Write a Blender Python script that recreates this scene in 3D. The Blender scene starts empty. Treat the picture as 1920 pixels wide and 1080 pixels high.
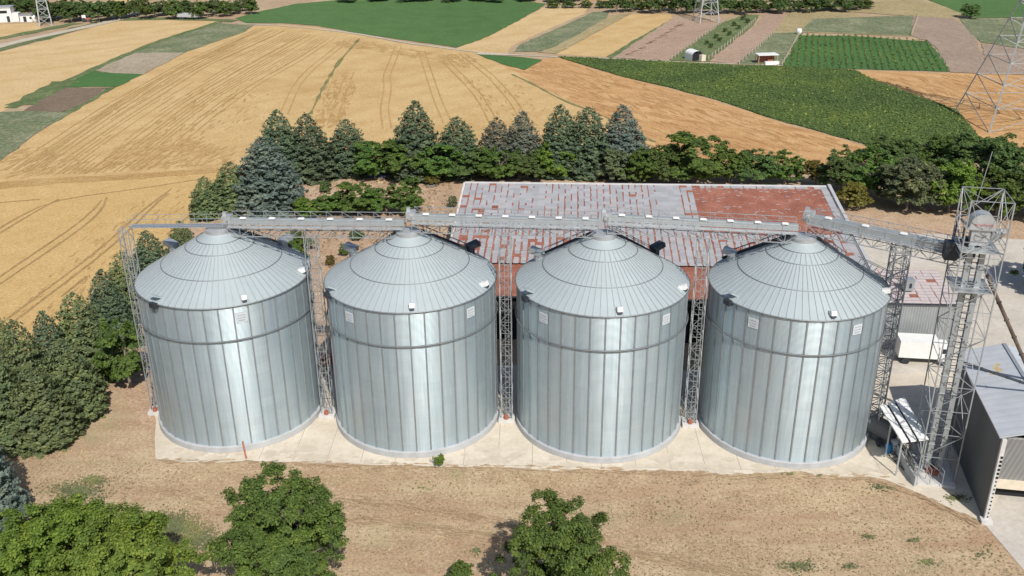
import bpy, bmesh, math, random
import numpy as np
from mathutils import Vector, Matrix

# ------------------------------------------------------------------ camera solved from the photograph
F, PITCH, ROLL, CAMZ = 937.32595, 0.42274904, -0.0096415182, 54.763916
_f = np.array([0, math.cos(PITCH), -math.sin(PITCH)]); _r = np.array([1., 0, 0]); _d = np.cross(_f, _r)
_c, _s = math.cos(ROLL), math.sin(ROLL)
CM = np.array([[_c, -_s, 0], [_s, _c, 0], [0, 0, 1]]) @ np.stack([_r, _d, _f])

def g(px, py, z=0.0):
    """world point at height z seen at this place of the photograph"""
    d = CM.T @ np.array([(px - 960) / F, (py - 539.5) / F, 1.0])
    t = (z - CAMZ) / d[2]
    return Vector((d[0] * t, d[1] * t, z))

def pix(x, y, z):
    q = CM @ np.array([x, y, z - CAMZ])
    return 960 + F * q[0] / q[2], 539.5 + F * q[1] / q[2]

def height_at(x, y, py):
    lo, hi = -5.0, CAMZ - .5
    for _ in range(40):
        m = (lo + hi) / 2
        if pix(x, y, m)[1] > py: lo = m
        else: hi = m
    return (lo + hi) / 2

scene = bpy.context.scene
COL = scene.collection
R = math.radians
rng = random.Random(7)
nr = np.random.default_rng(11)

# ------------------------------------------------------------------ materials
def new_mat(name):
    m = bpy.data.materials.new(name); m.use_nodes = True
    nt = m.node_tree
    return m, nt, nt.nodes, nt.links, nt.nodes['Principled BSDF']

def ramp(nt, fac, stops):
    r = nt.nodes.new('ShaderNodeValToRGB')
    els = r.color_ramp.elements
    els[0].position, els[0].color = stops[0][0], (*stops[0][1], 1)
    els[1].position, els[1].color = stops[-1][0], (*stops[-1][1], 1)
    for p, c in stops[1:-1]:
        e = els.new(p); e.color = (*c, 1)
    nt.links.new(fac, r.inputs[0])
    return r.outputs[0]

def noise(nt, vec, scale, detail=3, rough=.6, dist=0):
    n = nt.nodes.new('ShaderNodeTexNoise')
    n.inputs['Scale'].default_value = scale; n.inputs['Detail'].default_value = detail
    n.inputs['Roughness'].default_value = rough; n.inputs['Distortion'].default_value = dist
    nt.links.new(vec, n.inputs['Vector'])
    return n.outputs['Fac']

def mixc(nt, fac, a, b, blend='MIX'):
    m = nt.nodes.new('ShaderNodeMix'); m.data_type = 'RGBA'; m.blend_type = blend
    for i, v in ((0, fac), (6, a), (7, b)):
        if isinstance(v, (int, float)): m.inputs[i].default_value = v
        elif isinstance(v, tuple): m.inputs[i].default_value = (*v, 1)
        else: nt.links.new(v, m.inputs[i])
    return m.outputs[2]

def math_n(nt, op, a, b=None, clamp=False):
    m = nt.nodes.new('ShaderNodeMath'); m.operation = op; m.use_clamp = clamp
    for i, v in ((0, a), (1, b)):
        if v is None: continue
        if isinstance(v, (int, float)): m.inputs[i].default_value = v
        else: nt.links.new(v, m.inputs[i])
    return m.outputs[0]

def texco(nt, which='Object', scale=None, rot=None):
    t = nt.nodes.new('ShaderNodeTexCoord').outputs[which]
    if scale or rot:
        mp = nt.nodes.new('ShaderNodeMapping')
        if scale: mp.inputs['Scale'].default_value = scale
        if rot: mp.inputs['Rotation'].default_value = rot
        nt.links.new(t, mp.inputs['Vector']); t = mp.outputs[0]
    return t

def bump(nt, h, strength, dist):
    b = nt.nodes.new('ShaderNodeBump'); b.inputs['Strength'].default_value = strength
    b.inputs['Distance'].default_value = dist
    nt.links.new(h, b.inputs['Height']); return b.outputs[0]

def simple(name, col, rough=.6, metal=0.0, var=.25, scale=1.5, spec=.5):
    m, nt, N, L, P = new_mat(name)
    t = texco(nt)
    n = noise(nt, t, scale, 4)
    dk = tuple(c * (1 - var) for c in col); lt = tuple(min(1, c * (1 + var)) for c in col)
    L.new(ramp(nt, n, [(.3, dk), (.7, lt)]), P.inputs['Base Color'])
    P.inputs['Roughness'].default_value = rough; P.inputs['Metallic'].default_value = metal
    P.inputs['Specular IOR Level'].default_value = spec
    return m

def ground_mat(name, cols, big=.03, mid=.25, fine=2.5, speck=None, stripes=None, rough=.95, bmp=.5, fine_amt=.35, streak=None):
    """cols: dark, mid, light; speck: (colour, scale, threshold); stripes: (angle, period in m, colour, amount)"""
    m, nt, N, L, P = new_mat(name)
    t = texco(nt)
    a = noise(nt, t, big, 5, .62, .4)
    c = ramp(nt, a, [(.30, cols[0]), (.5, cols[1]), (.70, cols[2])])
    b = noise(nt, t, mid, 5, .65)
    c = mixc(nt, .55, c, ramp(nt, b, [(.32, cols[0]), (.5, cols[1]), (.68, cols[2])]))
    f = noise(nt, t, fine, 4, .7)
    dk = tuple(1 - fine_amt for _ in range(3)); lt = tuple(1 + fine_amt * .8 for _ in range(3))
    c = mixc(nt, 1.0, c, ramp(nt, f, [(.33, dk), (.66, lt)]), 'MULTIPLY')
    if stripes:
        for ang, period, scol, amt in stripes:
            tt = texco(nt, 'Object', None, (0, 0, -ang))
            w = nt.nodes.new('ShaderNodeTexWave'); w.wave_type = 'BANDS'; w.bands_direction = 'Y'
            w.inputs['Scale'].default_value = math.pi / 10 / period * 1.0
            w.inputs['Distortion'].default_value = 1.2; w.inputs['Detail'].default_value = 2
            w.inputs['Detail Scale'].default_value = .4
            L.new(tt, w.inputs['Vector'])
            mask = ramp(nt, w.outputs['Fac'], [(.55, (0, 0, 0)), (.85, (amt,) * 3)])
            brk = ramp(nt, noise(nt, t, .09, 3), [(.40, (0, 0, 0)), (.62, (1, 1, 1))])
            mask = mixc(nt, 1.0, mask, brk, 'MULTIPLY')
            c = mixc(nt, mask, c, scol)
    if speck:
        for scol, sc, lo, hi in speck:
            s = noise(nt, t, sc, 3, .6)
            c = mixc(nt, ramp(nt, s, [(lo, (0, 0, 0)), (hi, (1, 1, 1))]), c, scol)
    if streak:
        for scol, sc_, lo, hi, amt in streak:
            s = noise(nt, texco(nt, 'Object', sc_, (0, 0, .07)), 1.0, 5, .62, .3)
            c = mixc(nt, ramp(nt, s, [(lo, (0, 0, 0)), (hi, (amt,) * 3)]), c, scol)
    L.new(c, P.inputs['Base Color'])
    P.inputs['Roughness'].default_value = rough
    P.inputs['Specular IOR Level'].default_value = .15
    if bmp:
        L.new(bump(nt, f, bmp, .12), P.inputs['Normal'])
    return m

def leaf_mat(name, dark, light, tint=.10, trans=.35, clump=7.0):
    m, nt, N, L, P = new_mat(name)
    geo = N.new('ShaderNodeNewGeometry'); oi = N.new('ShaderNodeObjectInfo')
    c = ramp(nt, geo.outputs['Random Per Island'], [(0.0, dark), (.75, tuple((a + b) / 2 for a, b in zip(dark, light))), (1.0, light)])
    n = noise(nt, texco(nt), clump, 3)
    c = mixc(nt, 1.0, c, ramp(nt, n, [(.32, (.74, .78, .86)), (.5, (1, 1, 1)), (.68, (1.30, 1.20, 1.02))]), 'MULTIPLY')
    hs = N.new('ShaderNodeHueSaturation')
    L.new(math_n(nt, 'MULTIPLY_ADD', oi.outputs['Random'], .05), hs.inputs['Hue'])
    hs.inputs['Hue'].default_value = .5
    hm = N.new('ShaderNodeMapRange'); hm.inputs['To Min'].default_value = .482; hm.inputs['To Max'].default_value = .512
    L.new(oi.outputs['Random'], hm.inputs['Value']); L.new(hm.outputs[0], hs.inputs['Hue'])
    vm = N.new('ShaderNodeMapRange'); vm.inputs['To Min'].default_value = 1 - tint * 1.5; vm.inputs['To Max'].default_value = 1 + tint * 1.5
    L.new(oi.outputs['Random'], vm.inputs['Value']); L.new(vm.outputs[0], hs.inputs['Value'])
    L.new(c, hs.inputs['Color'])
    P.inputs['Roughness'].default_value = .65; P.inputs['Specular IOR Level'].default_value = .25
    L.new(hs.outputs[0], P.inputs['Base Color'])
    tr = N.new('ShaderNodeBsdfTranslucent'); L.new(hs.outputs[0], tr.inputs['Color'])
    mx = N.new('ShaderNodeMixShader'); mx.inputs[0].default_value = trans
    L.new(P.outputs[0], mx.inputs[1]); L.new(tr.outputs[0], mx.inputs[2])
    L.new(mx.outputs[0], N['Material Output'].inputs['Surface'])
    return m

def silo_wall_mat():
    m, nt, N, L, P = new_mat('galvanised_wall')
    geo = N.new('ShaderNodeNewGeometry')
    t = texco(nt)
    n = noise(nt, texco(nt, 'Object', (1, 1, .12)), 1.3, 4, .6)
    c = ramp(nt, n, [(.3, (.46, .555, .605)), (.7, (.54, .63, .67))])
    # each sheet ring of a panel column has its own tone (spangle and age)
    at = N.new('ShaderNodeAttribute'); at.attribute_name = 'sheet'
    c = mixc(nt, 1.0, c, ramp(nt, at.outputs['Fac'], [(0, (.93, .94, .945)), (1, (1.05, 1.045, 1.03))]), 'MULTIPLY')
    w = N.new('ShaderNodeTexWave'); w.wave_type = 'BANDS'; w.bands_direction = 'Z'
    w.inputs['Scale'].default_value = math.pi / 10 / .115; w.inputs['Distortion'].default_value = 0
    L.new(t, w.inputs['Vector'])
    seam = N.new('ShaderNodeTexWave'); seam.wave_type = 'BANDS'; seam.bands_direction = 'Z'
    seam.inputs['Scale'].default_value = math.pi / 10 / .86
    seam.inputs['Distortion'].default_value = .3
    L.new(t, seam.inputs['Vector'])
    c = mixc(nt, ramp(nt, seam.outputs['Fac'], [(.94, (0, 0, 0)), (1, (.16,) * 3)]), c, (.45, .47, .48))
    # long faint run-off streaks and one tone per silo
    st = noise(nt, texco(nt, 'Object', (2.6, 2.6, .05)), 2.2, 4, .65)
    c = mixc(nt, 1.0, c, ramp(nt, st, [(.30, (.86, .88, .90)), (.55, (1, 1, 1)), (.72, (1.04, 1.03, 1.0))]), 'MULTIPLY')
    low = noise(nt, texco(nt, 'Object', (.5, .5, .5)), .5, 3)
    c = mixc(nt, ramp(nt, low, [(.52, (0, 0, 0)), (.75, (.18,) * 3)]), c, (.60, .57, .50))
    L.new(c, P.inputs['Base Color'])
    P.inputs['Metallic'].default_value = .64
    P.inputs['Roughness'].default_value = .41
    P.inputs['Anisotropic'].default_value = 0
    tg = N.new('ShaderNodeTangent'); tg.direction_type = 'RADIAL'; tg.axis = 'Z'
    L.new(tg.outputs[0], P.inputs['Tangent'])
    P.inputs['Anisotropic Rotation'].default_value = 0.0
    L.new(bump(nt, w.outputs['Fac'], 1.0, .023), P.inputs['Normal'])
    return m

def roof_tile_mat():
    m, nt, N, L, P = new_mat('clay_tile_roof')
    t = texco(nt)
    red = ramp(nt, noise(nt, t, .35, 5, .65), [(.30, (.24, .085, .055)), (.5, (.33, .125, .08)), (.70, (.40, .17, .115))])
    f = noise(nt, t, 3.5, 3)
    red = mixc(nt, 1.0, red, ramp(nt, f, [(.3, (.78,) * 3), (.7, (1.2,) * 3)]), 'MULTIPLY')
    tl = N.new('ShaderNodeTexBrick'); tl.inputs['Scale'].default_value = 1; tl.inputs['Brick Width'].default_value = .5; tl.inputs['Row Height'].default_value = .36
    tl.inputs['Mortar Size'].default_value = .03; tl.inputs['Color1'].default_value = (1, 1, 1, 1); tl.inputs['Color2'].default_value = (.9, .9, .9, 1); tl.inputs['Mortar'].default_value = (.62, .60, .60, 1)
    L.new(t, tl.inputs['Vector'])
    L.new(mixc(nt, 1.0, red, tl.outputs['Color'], 'MULTIPLY'), P.inputs['Base Color'])
    P.inputs['Roughness'].default_value = .85
    L.new(bump(nt, tl.outputs['Fac'], .3, .03), P.inputs['Normal'])
    return m

def patch_mat():
    m, nt, N, L, P = new_mat('grey_roof_sheet')
    geo = N.new('ShaderNodeNewGeometry'); t = texco(nt)
    c = ramp(nt, geo.outputs['Random Per Island'], [(0, (.30, .305, .32)), (.6, (.35, .355, .37)), (.92, (.385, .385, .395)), (1, (.38, .33, .32))])
    n = noise(nt, texco(nt, 'Object', (1, .25, 1)), 1.2, 4, .65)
    c = mixc(nt, ramp(nt, n, [(.55, (0, 0, 0)), (.78, (.55,) * 3)]), c, (.36, .26, .235))
    L.new(c, P.inputs['Base Color']); P.inputs['Roughness'].default_value = .75
    return m

def corrugated(name, col, period, axis='X', rough=.5, metal=.5, depth=.06):
    m, nt, N, L, P = new_mat(name)
    t = texco(nt)
    w = N.new('ShaderNodeTexWave'); w.wave_type = 'BANDS'; w.bands_direction = axis
    w.inputs['Scale'].default_value = math.pi / 10 / period; L.new(t, w.inputs['Vector'])
    n = noise(nt, t, .6, 4)
    c = ramp(nt, n, [(.3, tuple(x * .9 for x in col)), (.7, tuple(x * 1.08 for x in col))])
    c = mixc(nt, ramp(nt, w.outputs['Fac'], [(.0, (.28,) * 3), (.25, (0, 0, 0))]), c, tuple(x * .7 for x in col))
    L.new(c, P.inputs['Base Color'])
    P.inputs['Roughness'].default_value = rough; P.inputs['Metallic'].default_value = metal
    L.new(bump(nt, w.outputs['Fac'], .6, depth), P.inputs['Normal'])
    return m

M = {}
M['wall'] = silo_wall_mat()
M['stiff'] = simple('stiffener_steel', (.31, .34, .355), .5, .5, .12)
M['roof'] = simple('galvanised_roof', (.405, .46, .475), .6, .25, .04, .5)
M['rib'] = simple('roof_rib_steel', (.40, .425, .44), .6, .55, .08)
M['seam'] = simple('roof_seam_steel', (.20, .215, .225), .6, .5, .1)
M['steel'] = simple('galvanised_steel', (.50, .52, .53), .5, .55, .12)
M['steel_lt'] = simple('pale_galvanised_steel', (.36, .38, .39), .55, .4, .1)
M['dark'] = simple('dark_steel', (.045, .052, .065), .55, .4, .3)
M['conv'] = simple('conveyor_cover', (.40, .435, .45), .5, .5, .08)
M['white'] = simple('white_paint', (.76, .76, .74), .5, 0, .05)
M['plate'] = simple('worn_name_plate', (.52, .565, .585), .6, 0, .05)
M['cream'] = simple('cream_paint', (.66, .58, .46), .7, 0, .1)
M['rust'] = simple('rusty_red_paint', (.36, .12, .075), .7, .1, .3, 4)
M['redpaint'] = simple('red_paint', (.42, .06, .05), .5, 0, .15)
M['foundation'] = simple('foundation_concrete', (.40, .41, .42), .85, 0, .12, .8)
M['blockc'] = simple('pale_concrete_block', (.56, .55, .53), .85, 0, .12, 1.2)
M['black'] = simple('opening_shade_black', (.012, .013, .016), .9, 0, .2)  # near-black colour standing in for shade inside openings and holes
M['blue'] = simple('blue_plastic', (.02, .22, .52), .4, 0, .15)
M['lettering'] = simple('grey_lettering', (.33, .36, .42), .7, 0, .1)
M['redtext'] = simple('faded_red_lettering', (.42, .20, .20), .7, 0, .2)
M['brownpipe'] = simple('rust_streaked_pipe', (.14, .105, .08), .7, .3, .6, .7)
M['wood'] = simple('weathered_wood', (.42, .35, .24), .85, 0, .2, 3)
M['bark'] = simple('bark', (.22, .19, .155), .9, 0, .3, 4)
M['tile'] = roof_tile_mat()
M['patch'] = patch_mat()
M['pinktile'] = simple('pale_pink_tile', (.48, .42, .41), .8, 0, .12, 2.0)
M['corr'] = corrugated('corrugated_wall', (.40, .42, .425), .32, 'X')
M['corr2'] = corrugated('corrugated_front', (.44, .455, .47), .42, 'X')
M['whroof'] = corrugated('warehouse_roof_sheet', (.50, .52, .55), 1.0, 'Y', .6, .05, .012)
M['whwall'] = simple('warehouse_side_sheet', (.115, .12, .12), .7, .05, .06, .3)  # base colour darkened to deepen the shade on the side wall
M['glass'] = simple('dark_glass', (.02, .025, .03), .15, 0, .1)
M['plaster'] = simple('white_plaster', (.72, .71, .68), .8, 0, .06)

M['soil'] = ground_mat('dry_soil', ((.36, .235, .15), (.45, .315, .21), (.53, .40, .285)), .05, .4, 3.0,
                       speck=[((.60, .50, .36), 5.0, .68, .74)], bmp=.6)
M['drygrass'] = ground_mat('dry_grass_ground', ((.315, .215, .135), (.415, .30, .19), (.50, .385, .25)), .045, .35, 3.4, streak=[((.355, .215, .135), (.05, .30, 1), .50, .72, .75), ((.52, .415, .265), (.08, .5, 1), .52, .70, .6), ((.29, .27, .15), (.10, .22, 1), .58, .74, .55), ((.27, .175, .105), (.5, 2.2, 1), .60, .74, .6)],
                           speck=[((.30, .285, .15), .12, .60, .80), ((.40, .25, .155), .07, .58, .78), ((.60, .50, .34), 4.0, .64, .74), ((.25, .175, .105), 2.2, .62, .76), ((.56, .46, .31), 1.7, .64, .76)], bmp=.45, fine_amt=.34)
WH = ((.45, .29, .122), (.54, .372, .172), (.605, .44, .225))
M['wheat'] = ground_mat('ripe_wheat', WH, .028, .16, 1.6, stripes=[(R(52), 9.0, (.43, .27, .11), .35)], bmp=.5, fine_amt=.2)
M['wheat_low'] = ground_mat('ripe_wheat_headland', ((.46, .295, .112), (.535, .36, .152), (.59, .41, .185)), .02, .3, 2.2, bmp=.6, fine_amt=.22)
M['wheat_far'] = ground_mat('ripe_wheat_far', ((.48, .325, .145), (.56, .40, .205), (.62, .46, .255)), .02, .12, 1.2, stripes=[(R(38), 11.0, (.46, .29, .11), .4)], bmp=.4, fine_amt=.16)
M['wheat_orange'] = ground_mat('burnt_wheat', ((.40, .21, .085), (.52, .31, .14), (.60, .40, .205)), .04, .18, 1.5, stripes=[(R(-38), 7.0, (.36, .18, .07), .5)], bmp=.5, fine_amt=.22)
M['lodged'] = ground_mat('lodged_wheat', ((.36, .215, .08), (.44, .28, .115), (.52, .355, .165)), .06, .35, 2.0, bmp=.7, fine_amt=.3)
M['burnt'] = ground_mat('burnt_straw', ((.36, .185, .07), (.43, .24, .10), (.50, .31, .145)), .06, .35, 2.0, bmp=.6, fine_amt=.3)
M['worn'] = ground_mat('worn_soil', ((.32, .215, .13), (.385, .27, .165), (.44, .325, .205)), .2, .9, 3.0, bmp=.3, fine_amt=.2)
M['margin'] = ground_mat('dry_margin', ((.13, .145, .05), (.22, .20, .085), (.34, .27, .13)), .15, .6, 3, bmp=.6)
M['joint'] = simple('slab_joint', (.33, .29, .235), .9, 0, .2)
M['stain'] = simple('stained_concrete', (.53, .46, .365), .9, 0, .10, 1.0)
M['sow'] = ground_mat('sowing_line_straw', ((.41, .26, .105), (.47, .31, .13), (.53, .36, .165)), .06, .35, 2.0, bmp=0, fine_amt=.2)
M['track'] = ground_mat('wheel_track_soil', ((.30, .19, .08), (.36, .235, .105), (.43, .29, .14)), .08, .5, 2.5, bmp=.4)
M['green1'] = ground_mat('sunflower_ground', ((.075, .115, .032), (.09, .135, .038), (.105, .155, .045)), .03, .3, 2.0, speck=[((.22, .24, .03), 1.6, .66, .72)], bmp=.8, fine_amt=.3)
M['green2'] = ground_mat('far_crop_ground', ((.066, .135, .042), (.082, .158, .05), (.105, .185, .062)), .015, .15, 1.2, speck=[((.13, .17, .03), .7, .66, .74)], bmp=.6, fine_amt=.18)
M['greendark'] = ground_mat('dark_green_crop', ((.052, .125, .036), (.066, .148, .044), (.082, .172, .054)), .05, .5, 2, bmp=.5, fine_amt=.2)
M['verge'] = ground_mat('green_verge', ((.06, .10, .035), (.12, .16, .065), (.27, .27, .14)), .12, .7, 3, bmp=.8)
M['weeds'] = ground_mat('weedy_strip', ((.075, .12, .055), (.17, .19, .105), (.36, .34, .22)), .10, .8, 3, bmp=.8)
M['weeds_tan'] = ground_mat('dry_weeds', ((.23, .20, .10), (.36, .285, .15), (.46, .38, .22)), .09, .6, 3, bmp=.8)
M['stubble'] = ground_mat('grey_stubble', ((.27, .22, .15), (.36, .30, .215), (.44, .375, .28)), .06, .6, 3, bmp=.8)
M['ploughed'] = ground_mat('ploughed_soil', ((.155, .115, .08), (.20, .15, .105), (.25, .19, .14)), .05, .5, 2.5, stripes=[(R(25), 2.5, (.14, .10, .07), .6)], bmp=.8)
M['plot'] = ground_mat('pinkish_plot_soil', ((.32, .215, .155), (.39, .275, .20), (.44, .32, .24)), .04, .4, 2.5, stripes=[(R(40), 2.2, (.30, .20, .14), .5)], bmp=.5)
M['plotgrey'] = ground_mat('grey_plot_soil', ((.26, .195, .15), (.32, .24, .185), (.38, .30, .22)), .04, .4, 2.5, bmp=.6)
M['darksoil'] = ground_mat('damp_soil', ((.17, .085, .055), (.21, .115, .075), (.27, .16, .11)), .2, .8, 3, bmp=.5)
M['road'] = ground_mat('pale_track', ((.42, .355, .27), (.49, .425, .335), (.55, .49, .395)), .1, .5, 3, bmp=.3, fine_amt=.15)
M['concrete'] = ground_mat('pale_concrete', ((.50, .435, .345), (.60, .53, .43), (.67, .605, .505)), .12, .5, 2.5, speck=[((.44, .37, .28), .22, .60, .78)], bmp=.15, fine_amt=.07)
M['yard'] = ground_mat('yard_concrete', ((.43, .385, .325), (.52, .475, .41), (.60, .555, .49)), .07, .25, 1.5, stripes=[(R(-30), 6.0, (.58, .52, .42), .4)], bmp=.15, fine_amt=.1)
M['slab'] = ground_mat('driveway_concrete', ((.44, .40, .35), (.50, .46, .41), (.56, .515, .46)), .12, .4, 2, bmp=.15, fine_amt=.1)
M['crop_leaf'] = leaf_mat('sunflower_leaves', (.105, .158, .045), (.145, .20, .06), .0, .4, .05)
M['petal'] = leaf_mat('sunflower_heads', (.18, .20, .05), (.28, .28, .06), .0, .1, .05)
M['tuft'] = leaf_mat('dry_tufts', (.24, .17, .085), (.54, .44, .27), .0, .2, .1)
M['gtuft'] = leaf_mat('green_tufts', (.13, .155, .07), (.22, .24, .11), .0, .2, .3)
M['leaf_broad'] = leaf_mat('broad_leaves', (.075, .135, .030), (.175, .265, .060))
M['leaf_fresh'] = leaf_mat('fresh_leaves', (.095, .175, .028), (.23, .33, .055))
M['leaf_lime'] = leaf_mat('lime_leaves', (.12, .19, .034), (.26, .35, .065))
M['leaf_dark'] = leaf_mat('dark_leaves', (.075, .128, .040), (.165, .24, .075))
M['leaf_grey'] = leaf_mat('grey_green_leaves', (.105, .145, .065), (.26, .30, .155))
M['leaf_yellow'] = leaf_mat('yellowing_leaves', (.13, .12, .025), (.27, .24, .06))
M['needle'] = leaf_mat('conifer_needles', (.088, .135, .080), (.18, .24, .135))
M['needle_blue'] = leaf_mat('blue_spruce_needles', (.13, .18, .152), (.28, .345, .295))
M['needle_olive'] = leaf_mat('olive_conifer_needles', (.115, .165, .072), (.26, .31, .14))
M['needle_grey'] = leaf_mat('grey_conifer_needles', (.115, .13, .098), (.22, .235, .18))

# ------------------------------------------------------------------ mesh building
class MB:
    def __init__(s): s.v = []; s.f = []; s.m = []; s.attr = None
    def add(s, verts, faces, mi=0):
        o = len(s.v); s.v += [tuple(v) for v in verts]
        s.f += [tuple(i + o for i in f) for f in faces]; s.m += [mi] * len(faces)
    def box(s, c, size, rz=0, mi=0, rot=None):
        hx, hy, hz = size[0] / 2, size[1] / 2, size[2] / 2
        mt = rot if rot is not None else Matrix.Rotation(rz, 3, 'Z')
        vs = [Vector(c) + mt @ Vector((x * hx, y * hy, z * hz)) for x in (-1, 1) for y in (-1, 1) for z in (-1, 1)]
        s.add(vs, [(0, 1, 3, 2), (4, 6, 7, 5), (0, 4, 5, 1), (2, 3, 7, 6), (0, 2, 6, 4), (1, 5, 7, 3)], mi)
    def bar(s, p, q, w=.08, h=None, mi=0):
        p, q = Vector(p), Vector(q); d = q - p; l = d.length
        if l < 1e-5: return
        z = d / l; u = Vector((0, 0, 1)) if abs(z.z) < .95 else Vector((1, 0, 0))
        x = z.cross(u).normalized(); y = z.cross(x)
        s.box((p + q) / 2, (w, h or w, l), 0, mi, Matrix((x, y, z)).transposed())
    def tube(s, pts, rad, n=8, mi=0, cap=True):
        pts = [Vector(p) for p in pts]
        if not isinstance(rad, (list, tuple)): rad = [rad] * len(pts)
        vs = []
        for i, p in enumerate(pts):
            d = (pts[min(i + 1, len(pts) - 1)] - pts[max(i - 1, 0)]).normalized()
            u = Vector((0, 0, 1)) if abs(d.z) < .95 else Vector((1, 0, 0))
            x = d.cross(u).normalized(); y = d.cross(x)
            vs += [p + (x * math.cos(2 * math.pi * k / n) + y * math.sin(2 * math.pi * k / n)) * rad[i] for k in range(n)]
        fs = [(i * n + k, i * n + (k + 1) % n, (i + 1) * n + (k + 1) % n, (i + 1) * n + k) for i in range(len(pts) - 1) for k in range(n)]
        if cap: fs += [tuple(range(n))[::-1], tuple((len(pts) - 1) * n + k for k in range(n))]
        s.add(vs, fs, mi)
    def lathe(s, prof, n=48, mi=0, a0=0, cap_top=False):
        vs = [(r * math.sin(2 * math.pi * k / n + a0), -r * math.cos(2 * math.pi * k / n + a0), z) for r, z in prof for k in range(n)]
        fs = [(i * n + k, i * n + (k + 1) % n, (i + 1) * n + (k + 1) % n, (i + 1) * n + k) for i in range(len(prof) - 1) for k in range(n)]
        if cap_top: fs.append(tuple((len(prof) - 1) * n + k for k in range(n)))
        s.add(vs, fs, mi)
    def prism(s, poly, z0, z1, mi=0):
        n = len(poly); vs = [(p[0], p[1], z0) for p in poly] + [(p[0], p[1], z1) for p in poly]
        s.add(vs, [tuple(range(n))[::-1], tuple(range(n, 2 * n))] + [(i, (i + 1) % n, n + (i + 1) % n, n + i) for i in range(n)], mi)
    def lattice(s, base, top, n, leg=.1, brace=.05, mi=0, horiz=True, sides=None):
        """four legs from base corners to top corners, n bays with crossed braces"""
        base = [Vector(b) for b in base]; top = [Vector(t) for t in top]; k = len(base)
        for b, t in zip(base, top): s.bar(b, t, leg, None, mi)
        for j in range(n):
            for e in range(k):
                if sides is not None and e not in sides: continue
                a0 = base[e].lerp(top[e], j / n); a1 = base[e].lerp(top[e], (j + 1) / n)
                b0 = base[(e + 1) % k].lerp(top[(e + 1) % k], j / n); b1 = base[(e + 1) % k].lerp(top[(e + 1) % k], (j + 1) / n)
                if (j + e) % 2: s.bar(a0, b1, brace, None, mi)
                else: s.bar(b0, a1, brace, None, mi)
                if horiz: s.bar(a1, b1, brace, None, mi)
    def build(s, name, mats, parent=None, smooth=False, loc=None):
        me = bpy.data.meshes.new(name); me.from_pydata(s.v, [], s.f)
        if not isinstance(mats, (list, tuple)): mats = [mats]
        for m in mats: me.materials.append(m)
        me.polygons.foreach_set('material_index', s.m)
        if smooth: me.polygons.foreach_set('use_smooth', [True] * len(me.polygons))
        if s.attr:
            for an, vals in s.attr.items():
                a = me.attributes.new(an, 'FLOAT', 'FACE'); a.data.foreach_set('value', vals)
        me.update()
        o = bpy.data.objects.new(name, me); COL.objects.link(o)
        if parent is not None: o.parent = parent
        if loc is not None: o.location = loc
        return o

def tag(o, label=None, cat=None, group=None, kind=None):
    if label: o['label'] = label
    if cat: o['category'] = cat
    if group: o['group'] = group
    if kind: o['kind'] = kind
    return o

def thing(name, label, cat, loc=(0, 0, 0), rz=0, group=None):
    o = bpy.data.objects.new(name, None); COL.objects.link(o)
    o.empty_display_size = .5
    o.location = loc; o.rotation_euler = (0, 0, rz)
    return tag(o, label, cat, group)

def copy_tree(o, parent=None):
    c = o.copy(); COL.objects.link(c)
    if parent is not None: c.parent = parent
    for ch in list(o.children): copy_tree(ch, c)
    return c

# ------------------------------------------------------------------ world, sun, camera
SUN_AZ, SUN_EL = R(18), R(46)        # sun behind the camera, a little to its right
sd = Vector((math.sin(SUN_AZ) * math.cos(SUN_EL), -math.cos(SUN_AZ) * math.cos(SUN_EL), math.sin(SUN_EL)))
w = bpy.data.worlds.new('World'); scene.world = w; w.use_nodes = True
nt = w.node_tree; bg = nt.nodes['Background']
sky = nt.nodes.new('ShaderNodeTexSky'); sky.sky_type = 'NISHITA'; sky.sun_disc = False
sky.sun_elevation = SUN_EL; sky.sun_rotation = math.pi - SUN_AZ
sky.dust_density = 1.2; sky.ozone_density = 1.5
nt.links.new(sky.outputs[0], bg.inputs[0]); bg.inputs[1].default_value = .10
sl = bpy.data.lights.new('sun', 'SUN'); sl.energy = 4.6; sl.angle = R(.53); sl.color = (1, .955, .88)
so = bpy.data.objects.new('sun', sl); COL.objects.link(so)
so.rotation_euler = sd.to_track_quat('Z', 'Y').to_euler(); so.location = sd * 300
cam = bpy.data.cameras.new('camera'); co = bpy.data.objects.new('camera', cam); COL.objects.link(co)
cam.sensor_width = 36; cam.lens = 36 * F / 1000      # the picture inside the border fills the frame
cam.clip_start = .5; cam.clip_end = 30000; cam.clip_start = .5
mw = Matrix.Identity(4)
for i in range(3):
    mw[i][0] = CM[0][i]; mw[i][1] = -CM[1][i]; mw[i][2] = -CM[2][i]
mw.translation = (0, 0, CAMZ); co.matrix_world = mw
scene.camera = co
scene.view_settings.view_transform = 'Standard'; scene.view_settings.look = 'None'
scene.view_settings.exposure = 0; scene.view_settings.gamma = 1
scene.render.engine = 'CYCLES'
scene.cycles.use_denoising = True
scene.cycles.max_bounces = 6; scene.cycles.diffuse_bounces = 3; scene.cycles.transmission_bounces = 3
scene.cycles.transparent_max_bounces = 4

# ------------------------------------------------------------------ ground and fields
_zc = [0]; zrng = random.Random(77)
def next_z():
    _zc[0] += 1; return .012 + .0012 * _zc[0]
def piece_z(mb):
    if not hasattr(mb, 'z0'): mb.z0 = next_z(); mb.zk = 0; _zc[0] += 8
    return mb.z0 + zrng.uniform(0, .010)

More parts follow.
